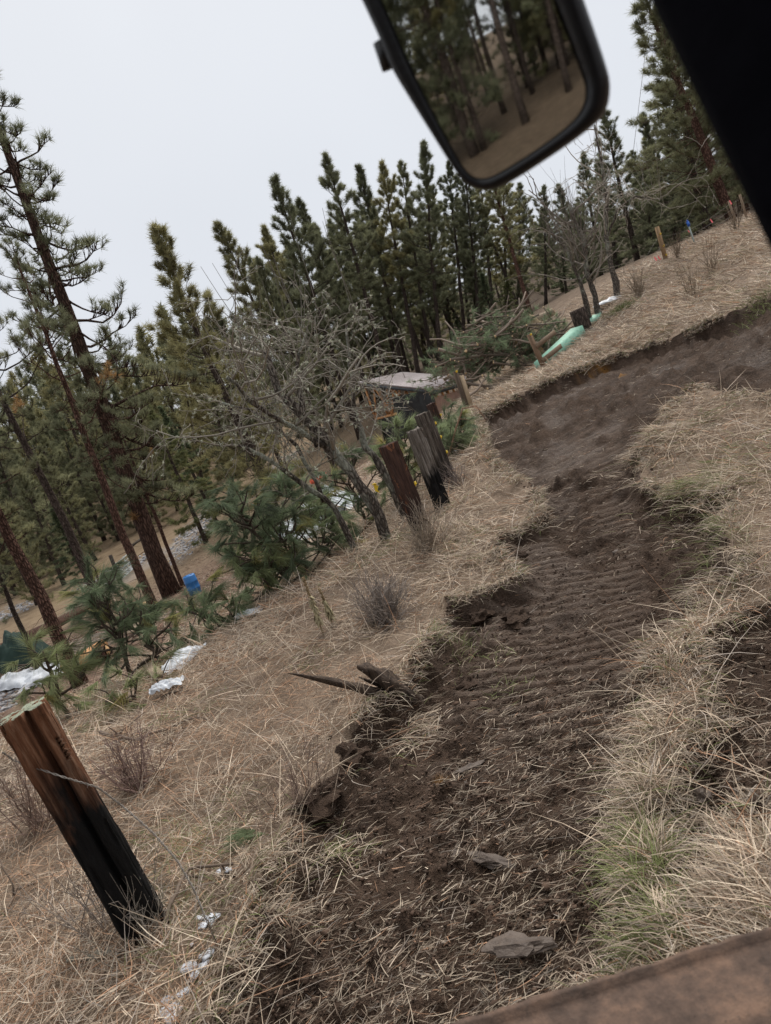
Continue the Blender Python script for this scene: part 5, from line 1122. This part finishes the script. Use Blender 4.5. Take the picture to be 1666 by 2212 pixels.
# crumbs and clods of soil along the cut
def clods(name, x, y, s, sink=.35, mat=None, sub=1, colr=(0.075, 0.049, 0.035), var=.5):
    import bmesh
    bm = bmesh.new(); (bmesh.ops.create_icosphere(bm, subdivisions=sub, radius=1) if sub else bmesh.ops.create_cube(bm, size=1.4), bmesh.ops.triangulate(bm, faces=bm.faces[:])); IV = np.array([v.co[:] for v in bm.verts]); IT = np.array([[v.index for v in f.verts] for f in bm.faces]); bm.free()
    k = len(x); nv = len(IV); sd = dirt_sd(x, y); z = height(x, y, sd)
    sc = s[:, None, None] * (0.65 + .7 * rng.random((k, nv, 1))) * np.array([1, 1, .22 if name == 'snow' else .7]) * (0.7 + .6 * rng.random((k, 1, 3)))
    a = rng.random(k) * 6.28; ca, sa = np.cos(a)[:, None], np.sin(a)[:, None]; W = IV[None] * sc
    V = np.stack([W[..., 0] * ca - W[..., 1] * sa + x[:, None], W[..., 0] * sa + W[..., 1] * ca + y[:, None], W[..., 2] + (z + s * sink)[:, None]], -1).reshape(-1, 3)
    T = (IT[None] + (np.arange(k) * nv)[:, None, None]).reshape(-1, 3); c = np.repeat(np.array(colr) * (1 - var + 2 * var * rng.random((k, 1))), nv, 0)
    return tag(link(name, make_mesh(name, V, T=T, col=c), mat=mat), kind='stuff')
M_CLOD = attr_mat('soil_clod', 0.9, 0.2, 0.4, 30)
x, y = scatter(90000, 1.9, 20, -46, 44, 0.4); sd = dirt_sd(x, y); pb = np.exp(-((sd - .08) / .16) ** 2) * sstep(.42, .62, fbm(x * 1.7, y * 1.7, 41, 3)) * .55 + .02 * (sd > 0) * (np.hypot(x, y) < 7)
keep = rng.random(len(x)) < pb; x, y = x[keep], y[keep]; clods('soil_crumbs', x, y, .005 + .020 * rng.random(len(x)) ** 3, mat=M_CLOD)
x, y = scatter(60000, 1.9, 9, -46, 44, 0.3); sd = dirt_sd(x, y); keep = (sd > -.03) & (rng.random(len(x)) < .15 + .6 * sstep(.45, .6, fbm(x * 3, y * 3, 45, 3))); x, y = x[keep], y[keep]; clods('soil_grains', x, y, (.004 + .008 * rng.random(len(x)) ** 2), mat=M_CLOD, sub=0)
x, y = scatter(80000, 11, 48, -44, 6, 0.4); keep = (base_h(x, y) < -.75) & (rng.random(len(x)) < .25 + sstep(.4, .6, fbm(x * .7, y * .7, 191, 3))); x, y = x[keep], y[keep]; k = len(x)
blades('yard_litter', np.stack([x, y, height(x, y, None, False) + .02 + .03 * rng.random(k)], 1), rng.random(k) * 6.28, rng.normal(size=k) * .15, rng.normal(size=k) * .3, .08 + .28 * rng.random(k) ** 2, .008 + .016 * rng.random(k), np.array([[.26, .17, .125], [.15, .10, .075], [.42, .32, .23], [.33, .21, .15], [.07, .05, .04]])[rng.integers(0, 5, k)] * (.6 + .7 * rng.random((k, 1))), M_STRAW, n=1)
# pale gravel on the yard banks
x, y = scatter(60000, 13, 60, -44, -2, 0.0); gm_ = np.zeros(len(x))
xx, yy = x, y
for a in [(420, 1150, 1.6, 9, 0.1), (265, 1232, 3.0, 2.6, 0), (15, 1325, 2.0, 3.0, .3), (600, 1010, 2, 6, 0), (10, 1500, .8, 1.2, 0)]: gm_ = np.maximum(gm_, blob(*a))
keep = rng.random(len(x)) < gm_ * .35; x, y = x[keep][:9000], y[keep][:9000]
bm_z = np.hypot(x, y)
clods('gravel', x, y, (.025 + .035 * rng.random(len(x))) * np.maximum(1, bm_z / 28), mat=attr_mat('gravel_stone', .85, .2, .3, 5), sub=1, colr=(0.34, 0.335, 0.345), var=.5)
# patches of old snow in the grass at the lower left
xs, ys = [], []
for u, v, n_, s_ in [(455, 1985, 7, .06), (425, 2090, 9, .07), (375, 2180, 7, .07), (478, 1905, 3, .04)]:
    p = ground(u, v)
    xs += list(p[0] + rng.normal(size=n_) * s_ * .5); ys += list(p[1] + rng.normal(size=n_) * s_ * 1.0)
clods('snow', np.array(xs), np.array(ys), .010 + .024 * rng.random(len(xs)), .5, attr_mat('old_snow', .6, .3, .1, 20), 2, (0.58, 0.61, 0.66), .12)

# ------------------------------------------------------------------ dead stalks, bushes and twigs one can tell apart
def bush(base, seed, n, h, spread, col, label, cat='dry bush', name='dry_bush', lev=2, r0=.005, lean=(0, 0, 0)):
    g = np.random.default_rng(seed); base = np.asarray(base, float); m = MB()
    for i in range(n):
        d = nrm(np.array([g.normal() * spread, g.normal() * spread, 1]) + lean); L = h * (.5 + .6 * g.random()); k_ = np.array(col) * (.65 + .7 * g.random())
        P, e = bend_path([g.normal() * .06, g.normal() * .06, -.05], d, L, 5, 0, .10, g); m.tube(P, np.linspace(r0, r0 * .45, 6), 3, k_, cap=False)
        for q in range(lev * 3):
            k = 1 + int(4 * g.random()); T, _ = bend_path(P[k], nrm(nrm(P[k + 1] - P[k]) + g.normal(size=3) * .6), L * .3 * (.5 + g.random()), 3, .1, .2, g); m.tube(T, np.linspace(r0 * .6, r0 * .3, 4), 3, k_, cap=False)
    o = link(name, m.mesh(name), mat=M_TWIG, loc=base); return tag(o, label, cat)
bush(ground(835, 1345), 71, 130, .62, .55, (0.25, 0.215, 0.19), 'rounded grey twiggy bush in the grass above the broken stub')
bush(ground(925, 1190), 72, 60, .75, .35, (0.28, 0.23, 0.18), 'thin dry bush at the foot of the dark brown tie post')
bush(ground(985, 1050), 73, 50, .5, .5, (0.20, 0.165, 0.15), 'low dark bush by the feet of the grey posts')
bush(ground(90, 1790), 74, 46, .75, .30, (0.24, 0.17, 0.14), 'reddish twigs rising left of the charred post', r0=.004)
bush(ground(300, 1700), 75, 50, .6, .35, (0.23, 0.16, 0.14), 'reddish twigs rising right behind the charred post', r0=.004)
bush(ground(235, 2010), 76, 26, .62, .35, (0.27, 0.23, 0.20), 'spindly grey twigs growing along the left side of the charred post', r0=.0032)
bush(ground(335, 2030), 77, 22, .50, .35, (0.27, 0.24, 0.20), 'spindly grey twigs in front of the charred post foot', r0=.003)
bush(ground(650, 1750), 78, 24, .5, .4, (0.22, 0.16, 0.13), 'dark twigs on the lip of the cut', r0=.0035)
for i, (u, v, n_) in enumerate([(1380, 640, 30), (1465, 560, 26), (1540, 590, 18), (1590, 500, 24), (1500, 640, 14)]):
    bush(ground(u, v), 80 + i, n_, 1.1, .25, (0.21, 0.165, 0.12), ['tall dead weeds above the white plastic', 'tall dead weeds under the blue-capped post', 'dead weeds half way down the right grass bank', 'dead weeds at the foot of the thin stakes', 'lone dead stalks in the middle of the right grass bank'][i], 'dead weeds', 'dead_weeds', 1, .009)
def mullein(u, v, ut, vt, label, seed):
    g = np.random.default_rng(seed); b = ground(u, v); t = at(ut, vt, b[1]); ax = t - b; r = empty('mullein', b, label=label, cat='mullein stalk', group='dead mullein stalks'); m = MB()
    P = np.array([ax * f + g.normal(size=3) * .008 for f in np.linspace(-.05, 1, 9)]); m.tube(P, np.linspace(.011, .006, 9), 6, (.30, .235, .15)); link('stem', m.mesh('mullein_stem'), r, M_TWIG)
    m = MB(); L = np.linalg.norm(ax)
    for i in range(70):
        f = .25 + .45 * g.random() ; c = ax * f; a = g.random() * 6.28; d = np.array([math.cos(a), math.sin(a), .1]); B, _ = bend_path(c, d, .05 + .06 * (1 - f), 5, -2.6, .2, g)
        s = np.array([-d[1], d[0], 0]) * .014; V = np.concatenate([np.stack([B[k] - s * (1.2 - .2 * k), B[k] + s * (1.2 - .2 * k)]) for k in range(6)])
        m.add(V, Q=[[2 * k, 2 * k + 1, 2 * k + 3, 2 * k + 2] for k in range(5)], c=np.array([.36, .31, .19]) * (.6 + .6 * g.random()))
    link('curled_leaves', m.mesh('mullein_leaves'), r, M_TWIG); m = MB()
    for i in range(90):
        f = .68 + .32 * g.random(); c = ax * f; a = g.random() * 6.28; d = np.array([math.cos(a), math.sin(a), .5]) * .014; m.tube([c + d * .2, c + d * 1.2], [.007, .004], 5, np.array([.26, .19, .11]) * (.7 + .6 * g.random()))
    link('seed_head', m.mesh('mullein_head'), r, M_TWIG)
mullein(700, 1372, 655, 1248, 'taller dead mullein stalk with curled leaves, left of the grey bush', 91)
mullein(722, 1352, 690, 1272, 'shorter dead mullein stalk close to the grey bush', 92)
def twig(pts, rads, label, name='fallen_branch', cat='fallen branch', col=(0.15, 0.115, 0.09), forks=4, seed=1):
    g = np.random.default_rng(seed); P = np.array(pts); s = np.linspace(0, len(P) - 1, len(P) * 4 - 3); PP = np.stack([np.interp(s, np.arange(len(P)), P[:, k]) for k in range(3)], 1); PP[1:-1] += g.normal(size=PP[1:-1].shape) * rads[0] * .35
    m = MB(); m.tube(PP, np.linspace(rads[0], rads[1], len(PP)), 7, np.array(col))
    for q in range(forks):
        k = int(g.integers(1, len(PP) - 1)); T, _ = bend_path(PP[k], nrm(PP[k + 1] - PP[k]) + g.normal(size=3) * .6, .12 + .3 * g.random(), 4, .1, .2, g); m.tube(T, np.linspace(rads[1], rads[1] * .4, 5), 4, np.array(col) * (.8 + .4 * g.random()))
    return tag(link(name, m.mesh(name), mat=M_TWIG), label, cat)
G = lambda u, v, dz=.03: ground(u, v) + [0, 0, dz]
twig([G(348, 2045), G(392, 1960, .10), G(418, 1910, .10), G(510, 1882, .05)], (.012, .008), 'brown bent twig crossing under the loose wire', seed=3)
twig([G(15, 1985), G(42, 1935, .05), G(88, 1912)], (.010, .008), 'short dark stick with a fresh cut end at the far left', forks=1, seed=4)
twig([G(225, 1600, .1), G(300, 1615, .08), G(420, 1560, .05)], (.022, .01), 'dark broken limb low in the grass behind the charred post', seed=5, forks=6)
twig([at(380, 1480, 10.2), at(470, 1490, 10), G(560, 1500 - 130, .1)], (.028, .015), 'dark fallen limb under the torn white plastic', seed=6, forks=6)
twig([at(300, 1440, 10.0), at(350, 1400, 10.4), at(430, 1420, 10.6), at(520, 1405, 10.5)], (.04, .015), 'thick dark broken limb below the sparse young pine', seed=7, forks=8)
twig([at(165, 1600, 7.6), at(240, 1622, 7.6), at(300, 1560, 7.8)], (.03, .015), 'dark limb with torn bark behind the charred post', seed=8, forks=5)
twig([at(598, 995, 13), at(565, 1060, 13), at(490, 1130, 12.6), at(470, 1180, 12.5)], (.006, .004), 'pale hanging dead twig in front of the young pines', seed=9, forks=3, col=(.36, .31, .25))
twig([at(962, 1010, 14.2), at(985, 925, 14.2), at(1000, 882, 14.2), at(1030, 878, 14.2), at(1048, 905, 14.2)], (.02, .010), 'arched reddish pine bough bending over beside the shed wall', seed=10, forks=2, col=(.25, .16, .11))
twig([G(150, 2090), G(220, 2070, .03), G(262, 2075)], (.02, .014), 'lichen-grey rotten stick left of the charred post foot', forks=0, seed=12, col=(.19, .19, .16))
# stones in the soil
M_STONE = simple_mat('soil_stone', (0.065, 0.048, 0.038), (0.115, 0.088, 0.07), 9, .6, .3, .8)
import bmesh
def stone(u, v, s, label, seed, squash=.7, mat=None, cat='stone', name='stone'):
    bm = bmesh.new(); bmesh.ops.create_icosphere(bm, subdivisions=3, radius=1); g = np.random.default_rng(seed)
    V = np.array([q.co[:] for q in bm.verts]); k = 1 + (.0 if cat == 'stone' else .5) * (fbm(V[:, 0] * 5 + seed, V[:, 1] * 5 + V[:, 2] * 4, seed + 2, 3) - .5) * 2 + .8 * (fbm(V[:, 0] * 1.3 + V[:, 2] * 1.1 + seed, V[:, 1] * 1.3 + V[:, 2], seed, 3) - .5) * 2
    for q, c in zip(bm.verts, V * k[:, None] * np.array(s)): q.co = c * np.array([1, 1, squash])
    me = bpy.data.meshes.new(name); bm.to_mesh(me); bm.free(); p = ground(u, v); o = link(name, me, mat=mat or M_STONE, loc=(p[0], p[1], p[2] + min(s) * .15)); o.rotation_euler = (0, 0, g.random() * 3)
    return tag(o, label, cat)
stone(1518, 1728, (.055, .05, .05), 'rounded mud-covered stone in the straw at the right', 1)
stone(1330, 1193, (.05, .035, .03), 'small flat grey block on the ridge of the track', 2)
stone(1015, 1660, (.11, .04, .035), 'smooth grey slab of smeared mud in the middle of the strip', 3, .5, cat='mud slab', name='mud_slab')
stone(1130, 2045, (.13, .05, .04), 'smooth wet mud slab near the rusty steel edge', 4, .5, cat='mud slab', name='mud_slab')
stone(1050, 1860, (.18, .04, .04), 'long torn mud slab below the other mud slabs', 5, .5, cat='mud slab', name='mud_slab')
stone(1480, 1905, (.09, .08, .07), 'dark clod of earth in the right-hand grass', 6, .8, M_CLOD if False else MS_SOIL, 'clod', 'earth_clod')
for i, (u, v, s_, lab) in enumerate([(1110, 1345, .12, 'dark clod of turf at the bend of the cut edge'), (1120, 1215, .14, 'big dark turf clod beside the track, highest up'), (1040, 1330, .11, 'turf clod tipped over at the grass edge'), (760, 1640, .10, 'dark overhanging clod in the notch of the cut'), (690, 1735, .11, 'broken soil clod at the left lip of the cut'), (1010, 1480, .08, 'small clod near the splintered stub')]):
    stone(u, v, (s_ * 1.3, s_, s_ * .9), lab, 20 + i, .75, MS_SOIL, 'clod', 'earth_clod')
# green pine sprig lying in the grass
p = G(535, 1822, .05); m = MB(); tufts(m, [p, p + [.05, -.03, 0], p - [.06, -.04, 0], p + [-.02, .05, 0]], [[-.7, -.6, .1], [-.8, -.3, .2], [-.6, -.8, .1], [-.5, -.5, .3]], 60, .16, .0022, .5, .5, 0, gen=np.random.default_rng(4)); tag(link('pine_sprig', m.mesh('pine_sprig'), mat=M_NEEDLE_Y), 'fresh green pine sprig lying in the straw left of the cut', 'pine sprig')

# ------------------------------------------------------------------ the machine the picture is taken from


veh = empty('vehicle', (0.9, 0.2, hz(0.9, 0.2)), label='dark vehicle cab framing the view, with wing mirror, door pillar and rusty steel ledge', cat='vehicle'); vb = np.array(veh.location)
M_BLACK = simple_mat('shaded_black_trim', (0.0025, 0.0025, 0.004), (0.004, 0.004, 0.006), 30, .95, .03, .1)  # dark trim, taken down to near-black so the colour carries the cab's inside shade
M_HOUS = simple_mat('mirror_shell', (0.009, 0.009, 0.011), (0.014, 0.014, 0.017), 40, .42, .4, .1)
D0 = nrm(ray(1080, 190)); refl = nrm(np.array([-.52, -.84, -.06])); mn_ = nrm(refl - D0); O0 = np.array([0, 0, CAMZ]) + D0 * .76
def onplane(u, v, off=0.0):
    d = ray(u, v); o = np.array([0, 0, CAMZ]); q = O0 + mn_ * off; return o + d * (np.dot(q - o, mn_) / np.dot(d, mn_))
mxv = nrm(onplane(1255, 0) - onplane(780, 0)); mxv = nrm(np.cross(mn_, np.cross(mxv, mn_))); myv = np.cross(mn_, mxv)
# outline of the shell in its own plane; it goes on above the frame to the arm
OUT = [(690, -190), (780, 0), (826, 100), (838, 140), (900, 240), (985, 376), (1012, 404), (1050, 414), (1085, 404), (1200, 330), (1285, 268), (1312, 235), (1319, 180), (1310, 140), (1262, 0), (1190, -200), (1130, -300), (1080, -330), (790, -330), (720, -280)]
GLS = [(762, -130), (826, 0), (900, 170), (990, 345), (1012, 378), (1040, 390), (1075, 378), (1170, 318), (1235, 268), (1262, 232), (1268, 195), (1258, 160), (1196, 0), (1130, -160), (1090, -230), (820, -230), (778, -190)]
def outline(pts, n=120):
    P = np.array([onplane(*q) for q in pts]); x, y = (P - O0) @ mxv, (P - O0) @ myv; Q = np.stack([x, y], 1)
    for _ in range(3):
        Q = np.stack([.75 * Q + .25 * np.roll(Q, -1, 0), .25 * Q + .75 * np.roll(Q, -1, 0)], 1).reshape(-1, 2)
    s = np.concatenate([[0], np.cumsum(np.linalg.norm(np.roll(Q, -1, 0) - Q, axis=1))]); Q = np.concatenate([Q, Q[:1]]); t = np.linspace(0, s[-1], n, endpoint=False)
    return np.stack([np.interp(t, s, Q[:, 0]), np.interp(t, s, Q[:, 1])], 1)
o2, g2_ = outline(OUT), outline(GLS)
def fit(a, b):     # start both rings at the same bearing
    c = b.mean(0); ta = np.unwrap(np.arctan2(*(a - c).T[::-1])); tb = np.arctan2(*(b - c).T[::-1]); k = np.argmin(np.abs(np.angle(np.exp(1j * (tb - ta[0]))))); return np.roll(b, -k, 0)
g2_ = fit(o2, g2_)
to3 = lambda q, off: O0 + q[:, :1] * mxv + q[:, 1:] * myv + mn_ * off - vb
cen2 = o2.mean(0); rings = []
mid = g2_ + (o2 - g2_) * .45
rings = [to3(g2_, -.004), to3(g2_ + (o2 - g2_) * .12, .004), to3(mid, .009), to3(g2_ + (o2 - g2_) * .85, .005), to3(o2, -.004), to3(cen2 + (o2 - cen2) * 1.0, -.022), to3(cen2 + (o2 - cen2) * .94, -.045), to3(cen2 + (o2 - cen2) * .75, -.065), to3(cen2 + (o2 - cen2) * .35, -.075)]
n = 120; V = np.concatenate(rings + [to3(cen2[None], -.077)]); Q = []; a = np.arange(n); a2 = (a + 1) % n
for k in range(len(rings) - 1): Q.append(np.stack([k * n + a, k * n + a2, (k + 1) * n + a2, (k + 1) * n + a], 1))
T = np.stack([(len(rings) - 1) * n + a, (len(rings) - 1) * n + a2, np.full(n, len(rings) * n)], 1)
mh = link('mirror_housing', make_mesh('mirror_housing', V, T=T, Q=np.concatenate(Q), smooth=True), veh, M_HOUS)
# slightly convex glass
Rc = 1.5; gc = g2_.mean(0); ring_f = np.linspace(0, 1, 22)[1:]
Vg = [to3(gc[None], 0)[0]]
dome = lambda q: (-.006 + (math.sqrt(Rc ** 2 - 0) - Rc) - ((q - gc) ** 2).sum(1) / (2 * Rc))
off0 = 0.010
P = [O0 + gc[0] * mxv + gc[1] * myv + mn_ * (-.006 + off0) - vb]
Nn = [mn_]
for f in ring_f:
    q = gc + (g2_ * 1.0 - gc) * f * .995; P += list(O0 + q[:, :1] * mxv + q[:, 1:] * myv + mn_ * (-.006 + off0 - ((q - gc) ** 2).sum(1, keepdims=True) / (2 * Rc)) - vb)
    Nn += list(mn_ + ((q - gc)[:, :1] * mxv + (q - gc)[:, 1:] * myv) / Rc)
T = np.stack([np.zeros(n, int), 1 + a, 1 + a2], 1); Q = [np.stack([1 + k * n + a, 1 + (k + 1) * n + a, 1 + (k + 1) * n + a2, 1 + k * n + a2], 1) for k in range(len(ring_f) - 1)]
mg, t, b = newmat('mirror_glass', .03, .5); b.inputs['Metallic'].default_value = 1.0; b.inputs['Base Color'].default_value = (.78, .80, .80, 1)
dn_ = noise(t, 55, 4, objco(t)); rr_n = node(t, 'ShaderNodeMapRange'); rr_n.inputs[1].default_value = .5; rr_n.inputs[2].default_value = .8; rr_n.inputs[3].default_value = .025; rr_n.inputs[4].default_value = .06; t.links.new(dn_, rr_n.inputs[0]); t.links.new(rr_n.outputs[0], b.inputs['Roughness'])
gm_me = make_mesh('mirror_glass', np.array(P), T=T, Q=np.concatenate(Q), smooth=True); gm_me.normals_split_custom_set_from_vertices([tuple(q) for q in nrm(np.array(Nn))])
link('mirror_glass', gm_me, mh, mg)
m = MB(); kn = onplane(833, 118, -.012) - vb; m.tube([kn - nrm(onplane(826, 100) - onplane(840, 142)) * -.012, kn + nrm(onplane(826, 100) - onplane(840, 142)) * -.012], .008, 10); link('mirror_clip', m.mesh('mirror_clip'), mh, M_HOUS)
# arm from the shell to the cab pillar, above the frame
pa = [at(1405, 0, .42), at(1666, 540, .36)]; pd = nrm(pa[1] - pa[0])
ptop, pbot = pa[0] - pd * .75, pa[1] + pd * .62
m = MB(); arm0 = onplane(1000, -300, -.05); arm1 = pa[0] - pd * .45 + np.array([.06, .05, 0]); m.tube([arm0 - vb, (arm0 + arm1) / 2 + [0, .03, .05] - vb, arm1 - vb], .013, 12); link('mirror_arm', m.mesh('mirror_arm', True), veh, M_BLACK)
px_ = nrm(np.cross(pd, nrm(ray(1535, 270)))); px_ = px_ * np.sign(px_ @ CX); pf = nrm(np.cross(px_, pd)); pf = pf * np.sign(pf @ FWD)
prof = [(.004, -.05), (0, -.02), (.0, .03), (.012, .05), (.11, .06), (.16, .03), (.16, -.05), (.05, -.075)]; k = len(prof); V = np.array([p_ + px_ * x_ + pf * y_ - vb for p_ in np.linspace(ptop, pbot, 10) for x_, y_ in prof])
i = np.arange(9)[:, None] * k; j = np.arange(k)[None]; j2 = (j + 1) % k
link('door_pillar', make_mesh('door_pillar', V, Q=np.stack([i + j, i + j2, i + k + j2, i + k + j], -1).reshape(-1, 4)), veh, M_BLACK)
# rusty steel ledge below the window
M_RUST, t, b = newmat('rusty_steel', .78, .25); v_ = objco(t); n1 = noise(t, 13, 7, v_, .75); n2 = noise(t, 60, 4, v_, .7)
c = ramp(t, n1, [(.34, (0.040, 0.027, 0.021)), (.5, (0.095, 0.062, 0.046)), (.66, (0.17, 0.105, 0.072))]); c = mix(t, math_(t, 'MULTIPLY', math_(t, 'GREATER_THAN', n2, .62), .5), c, (0.055, 0.04, 0.033)); t.links.new(c, b.inputs['Base Color']); bump(t, b, math_(t, 'ADD', n1, n2), .5, .006)
ea, eb = at(960, 2224, .95), at(1700, 1990, .98); eb[2] = .5 * (ea[2] + eb[2]) + .0; ea[2] = eb[2]
ea, eb = at(990, 2213, .95), at(1666, 2001, .95); ed = nrm(eb - ea); ea2, eb2 = ea - ed * .6, eb + ed * .5
tow = nrm(np.cross(ed, [0, 0, 1])); tow = tow * (1 if tow[1] < 0 else -1); dnv = nrm(np.cross(tow, ed)); dnv = dnv * (1 if dnv[2] < 0 else -1)
L0 = np.linalg.norm(eb2 - ea2); nx = 140; nrow = [(0.0, .0), (.004, -.0075), (.012, -.0075), (.016, .001), (.03, .003), (.10, .012), (.155, .02), (.165, .03), (.166, .12)]; V = []
for f in np.linspace(0, 1, nx):
    p_ = ea2 + (eb2 - ea2) * f
    for q, (a_, b_) in enumerate(nrow):
        w1 = (vnoise(f * 60, q * .0, 3) - .5) * .0035 * (q < 4) + (vnoise(f * 9, q, 5) - .5) * .002; V.append(p_ + tow * (a_ + (w1 if q < 2 else 0)) + dnv * (b_ + w1) - vb)
V += [p_ + dnv * .12 - vb for p_ in np.linspace(ea2, eb2, nx)]; V = np.array(V); nr_ = len(nrow)
Q = [[i * nr_ + j, (i + 1) * nr_ + j, (i + 1) * nr_ + j + 1, i * nr_ + j + 1] for i in range(nx - 1) for j in range(nr_ - 1)] + [[i * nr_, nx * nr_ + i, nx * nr_ + i + 1, (i + 1) * nr_] for i in range(nx - 1)]
link('steel_ledge', make_mesh('steel_ledge', V, Q=Q), veh, M_RUST)
m = MB(); m.beam(ea2 + tow * .235 + dnv * .0 - vb, eb2 + tow * .235 + dnv * .0 - vb, .12, .06, up=tuple(-dnv)); link('rubber_mat', m.mesh('rubber_mat'), veh, simple_mat('black_rubber', (0.010, 0.010, 0.010), (0.018, 0.017, 0.016), 50, .7, .3, .6))
m = MB(); q0 = (ea2 + eb2) / 2 + tow * .25; m.box(np.array([q0[0] + .25, q0[1] - .3, (q0[2] + .15 + hz(q0[0], q0[1])) / 2]) - vb, (.6, .42, (q0[2] - .1 - hz(q0[0], q0[1])) / 2 - .1)); link('body', m.mesh('vehicle_body'), veh, M_BLACK)
for x_ in (-.25, .75):                                                     # tracks under the body
    m = MB(); zc = hz(q0[0], q0[1] - .5); m.tube([[q0[0] + x_ - vb[0], q0[1] - .05 - vb[1], zc + .22 - vb[2]], [q0[0] + x_ + .3 - vb[0], q0[1] - .05 - vb[1], zc + .22 - vb[2]]], .22, 18); link('track_wheel', m.mesh('track_wheel'), veh, M_BLACK)
